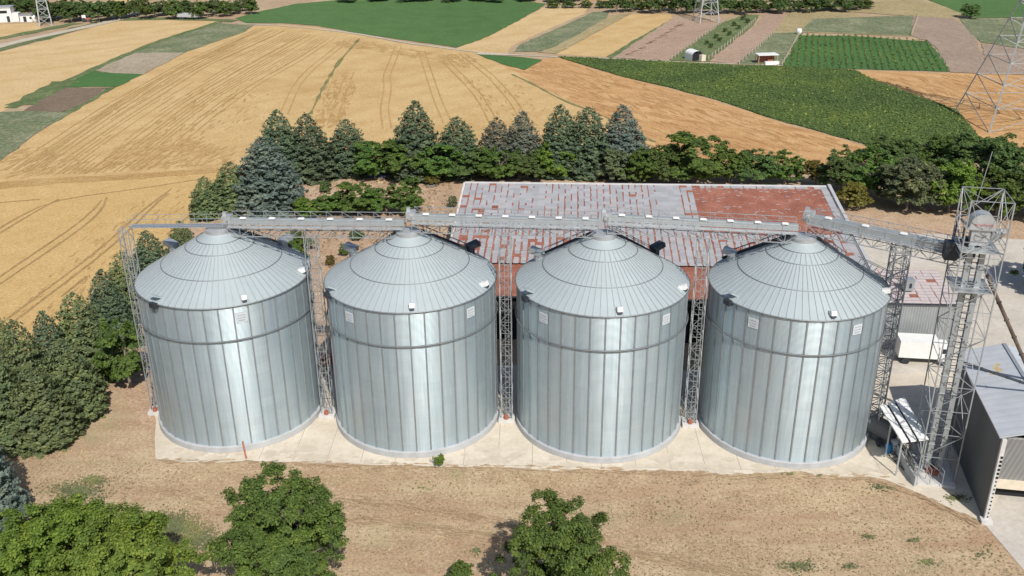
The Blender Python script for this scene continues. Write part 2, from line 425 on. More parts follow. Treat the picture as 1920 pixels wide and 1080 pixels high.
def sheet(name, pts, mat, z=0, kind='structure', world=False, rag=.22):
    me = bpy.data.meshes.new(name); bm = bmesh.new()
    z = next_z()
    P = [Vector(p[:2]) if world else g(p[0], p[1]).to_2d() for p in pts]; Q = []
    er_ = random.Random(len(pts) * 7 + int(pts[0][0]))
    for a, b in zip(P, P[1:] + P[:1]):
        L_ = (b - a).length; n = max(1, int(L_ / 3.0)) if L_ < 400 else 1
        nn = Vector((-(b - a).y, (b - a).x)).normalized()
        Q.append(a)
        for i in range(1, n): Q.append(a.lerp(b, i / n) + nn * er_.gauss(0, rag))
    vs = [bm.verts.new((p.x, p.y, z)) for p in Q]
    f = bm.faces.new(vs); bmesh.ops.triangulate(bm, faces=[f], ngon_method='EAR_CLIP')
    for f in bm.faces:
        f.normal_update()
        if f.normal.z < 0: f.normal_flip()
    bm.to_mesh(me); bm.free(); me.materials.append(mat)
    o = bpy.data.objects.new(name, me); COL.objects.link(o)
    if kind: o['kind'] = kind
    return o

def strip_mesh(mb, pts, width, z, world=False, jit=0):
    z = piece_z(mb)
    P = [Vector(tuple(g(p[0], p[1])[:2])) if not world else Vector(p[:2]) for p in pts]
    # resample
    Q = []
    for a, b in zip(P[:-1], P[1:]):
        n = max(1, int((b - a).length / 4))
        Q += [a.lerp(b, i / n) for i in range(n)]
    Q.append(P[-1])
    for _ in range(3):   # smooth the bends
        Q = [Q[0]] + [(Q[i - 1] + Q[i] * 2 + Q[i + 1]) / 4 for i in range(1, len(Q) - 1)] + [Q[-1]]
    vs = []
    for i, q in enumerate(Q):
        d = (Q[min(i + 1, len(Q) - 1)] - Q[max(i - 1, 0)]).normalized(); n = Vector((-d.y, d.x))
        wv = width / 2 * (1 + (rng.uniform(-jit, jit) if jit else 0))
        vs += [(*(q + n * wv), z), (*(q - n * wv), z)]
    mb.add(vs, [(2 * i, 2 * i + 1, 2 * i + 3, 2 * i + 2) for i in range(len(Q) - 1)])

# one sheet to the horizon
mb = MB(); n = 40
ext = [-6000, -2500, -1200, -600, -300, -160, -80, 0, 80, 160, 300, 600, 1200, 2500, 6000]
for x0, x1 in zip(ext[:-1], ext[1:]):
    for y0, y1 in zip(ext[:-1], ext[1:]):
        mb.add([(x0, y0, 0), (x1, y0, 0), (x1, y1, 0), (x0, y1, 0)], [(0, 1, 2, 3)])
tag(mb.build('ground', M['drygrass']), kind='structure')

LZ = .015
def in_poly(pts, poly):
    x, y = pts[:, 0], pts[:, 1]; ins = np.zeros(len(pts), bool); n = len(poly)
    for i in range(n):
        x1, y1 = poly[i]; x2, y2 = poly[(i + 1) % n]
        if y1 == y2: continue
        c = ((y1 > y) != (y2 > y)) & (x < (x2 - x1) * (y - y1) / (y2 - y1) + x1)
        ins ^= c
    return ins

# wheat
main_wheat = [(380, 560), (430, 440), (460, 416), (500, 386), (530, 368), (573, 343), (600, 331), (640, 310), (700, 288), (708, 284), (735, 282), (770, 285), (805, 291), (860, 302), (905, 306), (926, 310), (950, 322), (965, 327), (985, 342), (1020, 358), (1050, 372), (1100, 398), (1112, 420), (1050, 432), (760, 431), (700, 450), (655, 462), (618, 505), (560, 590), (500, 680), (380, 680)]
sheet('wheat_field', main_wheat, M['wheat'], LZ)
sheet('wheat_field', [(380, 445), (460, 440), (600, 431), (690, 424), (700, 450), (655, 463), (618, 506), (560, 591), (500, 681), (380, 681)], M['wheat_low'], 2 * LZ)
sheet('wheat_field', [(400, 330), (460, 309), (500, 299), (545, 286), (575, 279), (620, 277.5), (674, 279), (671, 283), (620, 298), (590, 310), (560, 323), (525, 339), (500, 350), (480, 360), (460, 368), (400, 395)], M['wheat_far'], LZ)
sheet('wheat_field', [(945, 321), (1007, 314), (1040, 326), (1110, 344), (1160, 357), (1210, 374), (1250, 385), (1312, 403), (1340, 418), (1100, 425), (1100, 398), (1050, 372), (1020, 358), (985, 342), (965, 329)], M['wheat_orange'], 2 * LZ)
sheet('wheat_field', [(1294, 327), (1390, 329.5), (1500, 332), (1560, 420), (1420, 400), (1395, 367), (1340, 347), (1310, 335)], M['wheat_orange'], LZ)
sheet('wheat_field', [(905, 306), (960, 282), (992, 265), (1035, 265), (1030, 272), (995, 287), (960, 303), (955, 311), (926, 310)], M['wheat_far'], 2 * LZ)
sheet('wheat_field', [(1003, 311), (1076, 272), (1117, 272), (1115, 278), (1085, 295), (1052, 314), (1030, 313)], M['wheat'], 2 * LZ)
sheet('wheat_field', [(572, 262), (615, 257), (640, 255), (600, 250), (560, 254)], M['wheat_far'], LZ)
sheet('wheat_field', [(420, 300), (460, 282), (497, 281), (500, 287), (480, 292), (440, 304)], M['wheat_far'], LZ)
sheet('wheat_field', [(1030, 250), (1105, 255), (1104, 260), (1030, 259)], M['wheat_orange'], LZ)
# lodged, darker streaks in the wheat: short combed strokes lying along the rows
def streaks(mb, poly, n, dirpx, ln, wd, z):
    pw = [g(*p) for p in poly]; a = np.array([[p.x, p.y] for p in pw]); lo, hi = a.min(0), a.max(0); k = 0
    sr = random.Random(n)
    while k < n:
        q = np.array([[sr.uniform(lo[0], hi[0]), sr.uniform(lo[1], hi[1])]])
        if not in_poly(q, [tuple(p[:2]) for p in pw])[0]: continue
        x, y = q[0]; px_, py_ = pix(x, y, 0); e = g(px_ + dirpx[0] * .2, py_ + dirpx[1] * .2)
        d = Vector((e.x - x, e.y - y)).normalized(); d.rotate(Matrix.Rotation(sr.gauss(0, .14), 2)); m_ = Vector((-d.y, d.x))
        l = sr.uniform(.4, 1) * ln; w_ = sr.uniform(.3, 1) * wd; c_ = Vector((x, y)); zz = piece_z(mb)
        out = [c_ - d * l, c_ - d * l * .4 + m_ * w_, c_ + d * l * .5 + m_ * w_ * .8, c_ + d * l, c_ + d * l * .3 - m_ * w_ * .9, c_ - d * l * .5 - m_ * w_]
        mb.add([(*o_, zz) for o_ in out], [(0, 5, 4, 3, 2, 1)]); k += 1
lm = MB()
for poly, n_, dp, ln, wd in (
    ([(460, 436), (520, 432), (600, 428), (690, 421), (690, 425), (600, 432.5), (520, 437), (460, 443)], 420, (10, -.8), 2.4, .5),
    ([(570, 402), (600, 392), (640, 394), (690, 404), (688, 417), (650, 420), (600, 423), (560, 424)], 330, (10, -5), 2.0, .42),
    ([(600, 392), (640, 350), (700, 335), (730, 352), (700, 385), (640, 400)], 120, (10, -7), 2.6, .35),
    ([(786, 300), (800, 298), (830, 300), (858, 306), (880, 309), (878, 318), (850, 312), (820, 307), (800, 306)], 150, (10, 2), 2.4, .6),
    ([(775, 345), (800, 328), (808, 345), (795, 374), (780, 386), (766, 382)], 170, (-4, 10), 2.2, .45),
    ([(880, 315), (900, 311), (928, 316), (918, 325), (895, 322)], 90, (10, 4), 2.2, .6),
    ([(905, 330), (960, 335), (1000, 370), (1000, 392), (950, 390)], 90, (7, 9), 2.2, .4),
    ([(460, 408), (500, 400), (560, 425), (470, 432)], 110, (10, -3), 2.4, .45),
    ([(480, 560), (560, 470), (640, 440), (640, 480), (540, 590), (470, 640)], 130, (10, -9), 1.6, .28)):
    streaks(lm, poly, n_, dp, ln, wd, 0)
tag(lm.build('lodged_wheat', M['lodged']), kind='structure')
om = MB()
for poly, n_, dp, ln, wd in (
    ([(960, 322), (1010, 318), (1110, 346), (1250, 387), (1310, 404), (1110, 415), (1050, 370)], 420, (10, 3.6), 3.2, .45),
    ([(1310, 335), (1390, 332), (1480, 335), (1480, 400), (1400, 368)], 200, (10, 3.2), 3.2, .5)):
    streaks(om, poly, n_, dp, ln, wd, 0)
tag(om.build('bent_wheat', M['burnt']), kind='structure')
# wheel tracks, in pairs
tm = MB(); tu = MB()
singles = [[(440, 543), (460, 528), (508, 496), (543, 473), (557, 461), (559, 454)], [(440, 550), (460, 535), (515, 499), (551, 473), (567, 457), (564, 451)],
    [(440, 590), (460, 575), (509, 538), (541, 515), (577, 485), (597, 464), (616, 451), (627, 443)], [(440, 597), (460, 583), (516, 540), (559, 508), (585, 485), (607, 462), (624, 447)],
    [(440, 493), (460, 481), (480, 469), (499, 457), (512, 452), (538, 450), (573, 446), (610, 442), (642, 434.5), (663, 432)], [(440, 498), (460, 486), (504, 459), (517, 453)],
    [(440, 458), (460, 456), (499, 453)], [(624, 487), (646, 466), (658, 459)], [(630, 490), (654, 467), (664, 461)], [(520, 548), (532, 539), (545, 528)]]
for s_ in singles: strip_mesh(tm, s_, .42, 5 * LZ, jit=.25)
pairs = [[(785, 295), (755, 315), (710, 340), (665, 372), (632, 400), (600, 424)], [(760, 292), (700, 325), (640, 360), (580, 405), (548, 428)],
    [(735, 288), (660, 322), (580, 372), (520, 412), (500, 428)], [(715, 286), (640, 320), (560, 365), (500, 405), (470, 425)],
    [(800, 297), (763, 326), (749, 342), (737, 370)], [(849, 303), (841, 324), (837, 332), (839, 345), (835, 363), (838, 384)],
    [(872, 308), (876, 322), (880, 334), (887, 355), (897, 378)], [(895, 318), (917, 340), (930, 355), (942, 378), (950, 395)],
    [(912, 311), (940, 333), (962, 358), (975, 380)], [(802, 329), (792, 355), (784, 380)], [(690, 300), (620, 335), (545, 385), (500, 415)]]
for s_ in pairs:
    for o_ in (-.95, .95):
        P_ = [g(*p) for p in s_]; out = []
        for i, q in enumerate(P_):
            d = (P_[min(i + 1, len(P_) - 1)] - P_[max(i - 1, 0)]).normalized()
            out.append((q.x - d.y * o_, q.y + d.x * o_))
        strip_mesh(tu, out, .36, 5 * LZ, True, .3)
fm = MB()
for sa, sb in zip(pairs[:4], pairs[1:4] + [pairs[10]]):
    m_ = 24
    def at(sp, u):
        f_ = u * (len(sp) - 1); i = min(int(f_), len(sp) - 2); return (sp[i][0] + (sp[i + 1][0] - sp[i][0]) * (f_ - i), sp[i][1] + (sp[i + 1][1] - sp[i][1]) * (f_ - i))
    for j in range(1, 9):
        w_ = j / 9; u0 = 0
        while u0 < 1:
            u1 = min(1, u0 + rng.uniform(.06, .3))
            if rng.random() < .6: strip_mesh(fm, [(at(sa, u0 + (u1 - u0) * q)[0] * (1 - w_) + at(sb, u0 + (u1 - u0) * q)[0] * w_, at(sa, u0 + (u1 - u0) * q)[1] * (1 - w_) + at(sb, u0 + (u1 - u0) * q)[1] * w_) for q in (0, .5, 1)], .30, 0, jit=.4)
            u0 = u1 + .01
tag(fm.build('sowing_lines', M['sow']), kind='structure')
tag(tm.build('wheel_tracks', M['track']), kind='structure')
tag(tu.build('wheel_tracks', M['lodged']), kind='structure')
em = MB()
for s_ in ([(811, 296), (790, 320), (775, 345), (763, 370)], [(960, 331), (980, 340), (1010, 357), (1047, 370), (1099, 397)]): strip_mesh(em, s_, .8, 6 * LZ, jit=.7)
tag(em.build('field_margin', M['margin']), kind='structure')

# upper left strip of small plots
sheet('weedy_strip', [(672, 281), (708, 283), (700, 289), (660, 303), (640, 310), (598, 310.5), (590, 310), (620, 297.5)], M['weeds'], 2 * LZ)
sheet('stubble_plot', [(590, 310), (640, 310), (620, 321), (600, 331), (575, 330.5), (551, 327)], M['stubble'], 2 * LZ)
sheet('green_crop_plot', [(551, 327), (560, 329), (573, 330), (600, 331), (575, 343), (520, 344), (540, 332)], M['greendark'], 2 * LZ)
sheet('ploughed_plot', [(520, 344), (565, 344), (545, 358), (520, 368), (483, 367), (500, 355)], M['ploughed'], 2 * LZ)
sheet('weedy_strip', [(565, 344), (574, 343), (532, 368), (518, 369), (545, 358)], M['verge'], 2 * LZ)
sheet('weedy_strip', [(430, 380), (460, 368), (483, 367), (520, 368), (531, 368), (500, 386), (480, 400), (460, 416), (420, 440)], M['weeds'], 2 * LZ)
vm_ = MB()
strip_mesh(vm_, [(674, 280), (620, 297), (590, 309), (560, 322), (525, 338), (495, 352), (470, 364)], 2.6, 3 * LZ, jit=.3)
strip_mesh(vm_, [(525, 338), (505, 348), (480, 361)], 6.5, 3 * LZ, jit=.3)
strip_mesh(vm_, [(440, 312), (470, 303), (500, 296.5), (545, 283.5), (575, 277), (640, 276.5), (690, 279)], 6, 3 * LZ, jit=.3)
strip_mesh(vm_, [(440, 300), (470, 294), (500, 288), (535, 281)], 5, 3 * LZ, jit=.3)
tag(vm_.build('green_verge', M['verge']), kind='structure')
rm = MB()
strip_mesh(rm, [(430, 312), (460, 303.4), (486, 297), (522, 289.5), (552, 283), (573, 278.4), (590, 272.5), (600, 268)], 4.2, 4 * LZ, jit=.1)
strip_mesh(rm, [(690, 281), (740, 284), (805, 290.5), (860, 301), (905, 306.5), (930, 310.5), (960, 312), (1003, 314), (1060, 315.8), (1120, 318.8), (1225, 322.5)], 1.3, 4 * LZ, jit=.4)
strip_mesh(rm, [(926, 310.5), (940, 311), (956, 311.5)], 3.4, 5 * LZ, jit=.1)
tag(rm.build('dirt_track', M['road']), kind='structure')

# green fields and plots beyond
E_poly = [(690, 276), (712, 270), (750, 262), (790, 258.5), (960, 258), (993, 262), (985, 268), (960, 282), (930, 297), (905, 305), (880, 301), (850, 297), (810, 291), (770, 283.5), (735, 281), (700, 281)]
sheet('green_crop_field', E_poly, M['green2'], 3 * LZ)
sheet('grass_patch', [(926, 311.5), (960, 313.5), (990, 317), (972, 327), (950, 321)], M['greendark'], 3 * LZ)
sheet('weedy_strip', [(968, 302), (1000, 288), (1040, 270), (1056, 270), (1050, 280), (1020, 295), (1000, 305), (985, 309), (962, 309)], M['weeds'], 3 * LZ)
sheet('weedy_strip', [(985, 309.5), (1000, 305), (1020, 295), (1056, 274), (1078, 271), (1050, 286), (1003, 311)], M['weeds_tan'], 3 * LZ)
sheet('grass_strip', [(1052, 314), (1115, 277), (1119, 279), (1060, 315.5)], M['verge'], 4 * LZ)
sheet('soil_plot', [(1058, 315), (1119, 275), (1160, 281), (1172, 276), (1155, 290), (1120, 313), (1113, 318)], M['plot'], 3 * LZ)
sheet('grass_strip', [(1113, 318), (1120, 313), (1165, 281), (1186, 273), (1202, 273), (1196, 283), (1152, 319)], M['verge'], 3 * LZ)
sheet('soil_plot', [(1152, 318.5), (1200, 282), (1207, 270), (1230, 270), (1215, 291), (1180, 321)], M['plot'], 3 * LZ)
sheet('weedy_strip', [(1180, 321), (1215, 291), (1245, 290), (1224, 322)], M['weeds'], 2 * LZ)
sheet('weedy_strip', [(1215, 291), (1230, 271), (1290, 262), (1340, 258), (1370, 260), (1400, 272), (1385, 278), (1357, 275), (1290, 270), (1349, 294), (1300, 292), (1243, 290)], M['weeds_tan'], 3 * LZ)
sheet('weedy_strip', [(1253, 277), (1352, 273.5), (1350, 293.5), (1300, 291.5), (1243, 289)], M['weeds'], 4 * LZ)
vine_poly = [(1241, 293), (1291, 293.5), (1365, 299), (1374, 307), (1386, 326), (1387, 328.5), (1294, 326), (1224, 322.5)]
sheet('vine_row_plot', vine_poly, M['greendark'], 4 * LZ)
sheet('ploughed_field', [(1352, 274), (1392, 277), (1412, 290), (1425, 331), (1388, 329), (1375, 306), (1366, 298.5), (1350, 293.5)], M['plotgrey'], 3 * LZ)
sheet('green_crop_field', [(1366, 258), (1380, 250), (1560, 250), (1520, 277), (1412, 275.5), (1395, 270)], M['green2'], 2 * LZ)
sheet('weedy_strip', [(1397, 277), (1412, 276), (1520, 278), (1500, 312), (1418, 300), (1406, 290)], M['weeds'], 2 * LZ)
sheet('ploughed_field', [(1418, 301), (1500, 312), (1500, 333), (1424, 330.5)], M['plotgrey'], 2 * LZ)
sun_poly = [(1005, 314), (1060, 316.5), (1120, 319.5), (1180, 322.5), (1224, 323.5), (1294, 327), (1310, 335), (1340, 347), (1395, 367), (1410, 385), (1440, 420), (1340, 412), (1310, 401), (1250, 384), (1210, 373), (1160, 356), (1110, 343), (1070, 334), (1040, 325), (1010, 316)]
sheet('sunflower_field', sun_poly, M['green1'], 4 * LZ)
# damp scribble marks in the soil plot
dm = MB()
marks = [(1075, 311.5), (1081, 309), (1088, 305.5), (1095, 301), (1098, 299), (1103, 296), (1109, 293), (1113, 290.5), (1118, 287), (1122, 284.5), (1125, 283)]
for i, (mx_, my_) in enumerate(marks):
    strip_mesh(dm, [(mx_ - 4, my_ + .6), (mx_ - 1, my_ - .9), (mx_ + 3, my_ - 1.2)], .8, 5 * LZ, jit=.4)
    if i % 2 == 0: strip_mesh(dm, [(mx_ - 4, my_ + .6), (mx_ - 1, my_ + 1.6), (mx_ + 3, my_ + .9)], .7, 5 * LZ, jit=.4)
tag(dm.build('damp_soil_patches', M['darksoil']), kind='structure')
# soil round the buildings, pads and yard
_zc[0] = 12.37
sheet('bare_soil', [(640, 500), (660, 470), (700, 450), (758, 430), (900, 428), (1050, 431), (1240, 437), (1290, 462), (1350, 468), (1410, 470), (1520, 470), (1560, 520), (1500, 560), (1330, 560), (900, 620), (640, 680), (612, 690), (575, 640)], M['soil'], LZ)
sheet('concrete_yard', [(1258, 484), (1300, 485), (1350, 486), (1400, 489), (1500, 494), (1700, 520), (1760, 640), (1470, 640), (1400, 690), (1300, 690), (1250, 620)], M['yard'], 2 * LZ)
sheet('concrete_pad', [(612, 706.5), (611, 640), (640, 610), (1250, 622), (1480, 622), (1470, 680), (1440, 745), (1423, 771), (1417, 768), (1380, 751), (1350, 737), (1325, 727), (1310, 724), (1210, 720.5), (1100, 718), (960, 715), (860, 712.5), (700, 709)], M['concrete'], 3 * LZ)
sheet('concrete_driveway', [(1421, 770), (1436, 742), (1480, 742), (1640, 760), (1640, 900), (1530, 900), (1462, 818)], M['slab'], 4 * LZ)
jm_ = MB()
for px_ in range(640, 1340, 34):
    a0 = g(px_, 0 + 718); strip_mesh(jm_, [(a0.x, g(px_, 706 + (px_ - 612) * .022).y + .1), (a0.x + .4, 96 - (px_ - 640) * .004)], .05, 0, True)
strip_mesh(jm_, [(g(620, 690).x, 80.6), (g(1330, 705).x, 77.4)], .05, 0, True)
tag(jm_.build('pad_joints', M['joint']), kind='structure')
dm2 = MB(); dr_ = random.Random(9)
for _ in range(90):
    px_ = dr_.uniform(615, 1325); c_ = g(px_, 706 + (px_ - 612) * .0245 + dr_.uniform(-1.6, 1.0)).to_2d(); r_ = dr_.uniform(.10, .36); zz_ = piece_z(dm2)
    dm2.add([(c_.x + 1.9 * r_ * math.cos(k * .7) * dr_.uniform(.6, 1.2), c_.y + .55 * r_ * math.sin(k * .7) * dr_.uniform(.6, 1.2), zz_) for k in range(9)], [tuple(range(9))])
tag(dm2.build('creeping_dirt', M['drygrass']), kind='structure')
st_ = MB(); sr_ = random.Random(31)
for _ in range(110):
    px_ = sr_.uniform(625, 1330); base_ = 706 + (px_ - 612) * .0245; c_ = g(px_, base_ - abs(sr_.gauss(0, 9)) - 1.5).to_2d(); r_ = abs(sr_.gauss(.25, .3)) + .08; zz_ = piece_z(st_); ph = sr_.uniform(0, 6)
    st_.add([(c_.x + r_ * (1.5 + .5 * math.sin(k * 1.9 + ph)) * math.cos(k * .57), c_.y + r_ * (.8 + .35 * math.sin(k * 2.7 + ph)) * math.sin(k * .57), zz_) for k in range(11)], [tuple(range(11))])
tag(st_.build('pad_stains', M['stain']), kind='structure')
# worn wheel line across the dry grass
wl = MB(); wr = random.Random(5)
def broken(mb, pts, n, spread, ln, wd):
    P_ = [g(*p) for p in pts]
    for _ in range(n):
        u = wr.random() * (len(P_) - 1); i = min(int(u), len(P_) - 2); d = (P_[i + 1] - P_[i]).to_2d().normalized(); m_ = Vector((-d.y, d.x))
        c_ = P_[i].lerp(P_[i + 1], u - i).to_2d() + m_ * wr.gauss(0, spread); l = wr.uniform(.3, 1) * ln; w_ = wr.uniform(.3, 1) * wd
        zz_ = piece_z(mb); mb.add([(*o_, zz_) for o_ in (c_ - d * l, c_ - d * l * .3 + m_ * w_, c_ + d * l * .6 + m_ * w_ * .6, c_ + d * l, c_ + d * l * .2 - m_ * w_, c_ - d * l * .6 - m_ * w_ * .7)], [(0, 5, 4, 3, 2, 1)])
broken(wl, [(560, 726), (620, 738), (660, 748), (720, 756)], 110, .40, .6, .07)
broken(wl, [(790, 747), (850, 752), (930, 765), (1060, 792), (1180, 818), (1240, 835)], 300, .36, .7, .06)
broken(wl, [(800, 766), (880, 774), (940, 783), (1070, 800), (1120, 806), (1200, 822)], 300, .40, .7, .07)
broken(wl, [(620, 709), (860, 715), (1100, 721), (1310, 727), (1350, 740), (1415, 770)], 420, .22, .6, .09)
tag(wl.build('worn_track', M['worn']), kind='structure')

# ------------------------------------------------------------------ cards: crops, tufts, foliage
def cards(P, N, size, aspect=1.0, jit=.6, up=None):
    """quads at points P facing about N; returns verts, faces arrays"""
    k = len(P); N = N + nr.normal(0, jit, (k, 3)); N /= np.linalg.norm(N, axis=1)[:, None] + 1e-9
    a = nr.normal(0, 1, (k, 3)) if up is None else up
    U = np.cross(N, a); U /= np.linalg.norm(U, axis=1)[:, None] + 1e-9
    V = np.cross(N, U)
    s = (size if np.ndim(size) else np.full(k, size)) * nr.uniform(.7, 1.3, k)
    U = U * s[:, None] / 2; V = V * (s * aspect)[:, None] / 2
    # leaf-like: a diamond with a shifted waist
    vs = np.stack([P - V, P + U * .9 - V * .1, P + V, P - U * .9 + V * .1], 1).reshape(-1, 3)
    return vs

def cards_mesh(name, vs, mats, midx=None):
    k = len(vs) // 4
    me = bpy.data.meshes.new(name)
    me.vertices.add(len(vs)); me.vertices.foreach_set('co', vs.astype(np.float32).ravel())
    me.loops.add(len(vs)); me.loops.foreach_set('vertex_index', np.arange(len(vs), dtype=np.int32))
    me.polygons.add(k); me.polygons.foreach_set('loop_start', np.arange(0, 4 * k, 4, dtype=np.int32))
    me.polygons.foreach_set('loop_total', np.full(k, 4, dtype=np.int32))
    for m in mats: me.materials.append(m)
    if midx is not None: me.polygons.foreach_set('material_index', midx.astype(np.int32))
    me.update(calc_edges=True); me.validate()
    return me

def scatter(poly_px, n, world=False):
    poly = [tuple(g(*p)[:2]) if not world else p for p in poly_px]
    a = np.array(poly); lo, hi = a.min(0), a.max(0); out = np.zeros((0, 2))
    while len(out) < n:
        q = nr.uniform(lo, hi, (n * 3, 2)); out = np.vstack([out, q[in_poly(q, poly)]])
    return out[:n]

def stuff_cards(name, vs, mats, midx=None):
    me = cards_mesh(name, vs, mats, midx)
    o = bpy.data.objects.new(name, me); COL.objects.link(o); o['kind'] = 'stuff'; return o

def crop(name, poly, n, h, size, heads, label):
    p = scatter(poly, n); z = nr.uniform(.25, 1, n) * h
    P_ = np.column_stack([p, z]); N_ = np.tile([0, -.3, 1.0], (n, 1))
    vs = cards(P_, N_, size, 1.0, .28); mi = (nr.uniform(0, 1, n) < heads) & (z > h * .6)
    o = stuff_cards(name, vs, [M['crop_leaf'], M['petal']], mi)
    o['label'] = label
crop('sunflower_plants', sun_poly, 52000, .42, .50, .05, 'green sunflower crop with yellow heads in front of the small plots')
# vine rows
def rows(name, poly, direction, spacing, h, size, mat, label):
    pw = [g(*p) for p in poly]; d = Vector(direction).normalized(); nrm = Vector((-d.y, d.x))
    a = np.array([[p.x, p.y] for p in pw]); u = a @ np.array(d[:2]); v = a @ np.array(nrm[:2])
    pts = []
    t = v.min()
    while t < v.max():
        m_ = int((u.max() - u.min()) / .45)
        uu = np.linspace(u.min(), u.max(), m_) + nr.normal(0, .2, m_); vv = t + nr.normal(0, .18, m_)
        pts.append(np.outer(uu, d[:2]) + np.outer(vv, nrm[:2])); t += spacing
    pts = np.vstack(pts); pts = pts[in_poly(pts, [(p.x, p.y) for p in pw])]
    k = len(pts); P_ = np.column_stack([pts, nr.uniform(.2, 1, k) * h])
    o = stuff_cards(name, cards(P_, np.tile([0, -.4, 1.0], (k, 1)), size, 1, .6), [mat]); o['label'] = label
ra, rb = g(1330, 326), g(1320, 296)
rows('vine_rows', vine_poly, (rb.x - ra.x, rb.y - ra.y, 0), 1.9, .8, .6, M['crop_leaf'], 'green vine rows in a neat rectangular plot near the power pylon')
# tufts in the foreground grass
fg = [(500, 690), (610, 712), (860, 716), (1310, 728), (1420, 775), (1500, 860), (1450, 960), (400, 960), (400, 760), (430, 700)]
n = 24000; p = scatter(fg, n)
vs = cards(np.column_stack([p, np.full(n, .08)]), np.tile([0, -.5, 1.0], (n, 1)), nr.uniform(.05, .20, n), .8, .6)
stuff_cards('dry_grass_tufts', vs, [M['tuft']])['label'] = 'dry straw grass tufts over the bare ground in front of the silos'
pts = []
for (cx, cy, rx, ry, k) in [(535, 738, 30, 9, 620), (552, 728, 14, 5, 240), (632, 772, 28, 16, 900), (655, 785, 26, 16, 620), (610, 765, 12, 6, 60), (1308, 783, 7, 3, 40), (1352, 787, 6, 2.5, 34), (1290, 812, 9, 3, 40), (1366, 808, 10, 3.5, 50),
        (1240, 812, 24, 6, 160), (925, 797, 8, 5, 50), (1230, 722, 6, 1.5, 20), (1260, 723, 3, 1, 10), (1395, 745, 16, 5, 90), (1320, 735, 14, 4, 50), (1100, 760, 60, 20, 26), (870, 735, 60, 8, 22), (1420, 800, 20, 8, 20)]:
    k = int(k * 2.6); a_ = nr.uniform(0, 2 * np.pi, k); r_ = np.abs(nr.normal(0, .55, k))
    for x_, y_ in zip(cx + rx * r_ * np.cos(a_), cy + ry * r_ * np.sin(a_)):
        q = g(x_, y_); pts.append((q.x, q.y, .1))
P_ = np.array(pts)
stuff_cards('green_grass_tufts', cards(P_, np.tile([0, -.4, 1.0], (len(P_), 1)), nr.uniform(.06, .26, len(P_)), .8, .5), [M['gtuft']])['label'] = 'low green weed patches in the dry grass before the silos'
# weeds over the soil behind the silos
n = 2600; p = scatter([(700, 452), (760, 432), (900, 430), (905, 500), (780, 520), (690, 490)], n)
stuff_cards('dry_weeds', cards(np.column_stack([p, np.full(n, .15)]), np.tile([0, -.5, 1.0], (n, 1)), nr.uniform(.2, .6, n), .8, .6), [M['tuft']])['label'] = 'straw coloured weeds on the orchard soil behind the silos'

# ------------------------------------------------------------------ trees
def sphere_pts(k):
    v = nr.normal(0, 1, (k, 3)); return v / np.linalg.norm(v, axis=1)[:, None]

def broad_crown(name, mat, nl=26, k=9000, size=.04, ragged=.3, seed=0):
    """unit crown: about 1 wide and 1 high, leaf clumps carried on limbs that end at uneven distances"""
    global nr
    keep = nr; nr = np.random.default_rng(seed + 50)
    C_, R_ = [], []
    for i in range(nl):
        th = nr.uniform(0, 2 * np.pi); u = nr.uniform(0, 1); rr = .36 * nr.uniform(.12, 1) ** .5
        zz = .22 + .62 * u; env = np.sqrt(max(.06, 1 - ((zz - .46) / .54) ** 2)); st = 1 + nr.normal(0, ragged * .5)
        C_.append((rr * env * st * np.cos(th), rr * env * st * np.sin(th), .46 + (zz - .46) * (1 + nr.normal(0, ragged * .25)))); R_.append(nr.uniform(.085, .165) * (1.1 - .4 * u))
    C_, R_ = np.array(C_), np.array(R_)
    # clumps on each limb end
    nc = nl * 12; li = nr.choice(nl, nc, p=R_ ** 2 / (R_ ** 2).sum()); d = sphere_pts(nc); d[:, 2] = np.abs(d[:, 2]) * 1.2 - .3
    d /= np.linalg.norm(d, axis=1)[:, None]
    cc = C_[li] + d * (R_[li] * nr.uniform(.75, 1.3, nc))[:, None]; cr = nr.uniform(.028, .062, nc)
    deep = np.zeros(nc)
    for c, r_ in zip(C_, R_): deep = np.maximum(deep, 1 - np.linalg.norm(cc - c, axis=1) / r_)
    ok = (deep < .42) | (nr.uniform(0, 1, nc) < .15); cc, cr = cc[ok], cr[ok]; nc = len(cc)
    idx = nr.choice(nc, k, p=cr ** 2 / (cr ** 2).sum()); e = sphere_pts(k); e[:, 2] = np.where(e[:, 2] < -.2, -e[:, 2], e[:, 2])
    P_ = cc[idx] + e * (cr[idx] * nr.uniform(.35, 1.15, k))[:, None]
    out = P_ - np.array([0, 0, .42]); out /= np.linalg.norm(out, axis=1)[:, None] + 1e-6
    vs = cards(P_, e * .5 + out * .5 + np.array([0, 0, .55]), size, 1.25, .45)
    me = cards_mesh(name, vs, [mat]); nr = keep
    return me

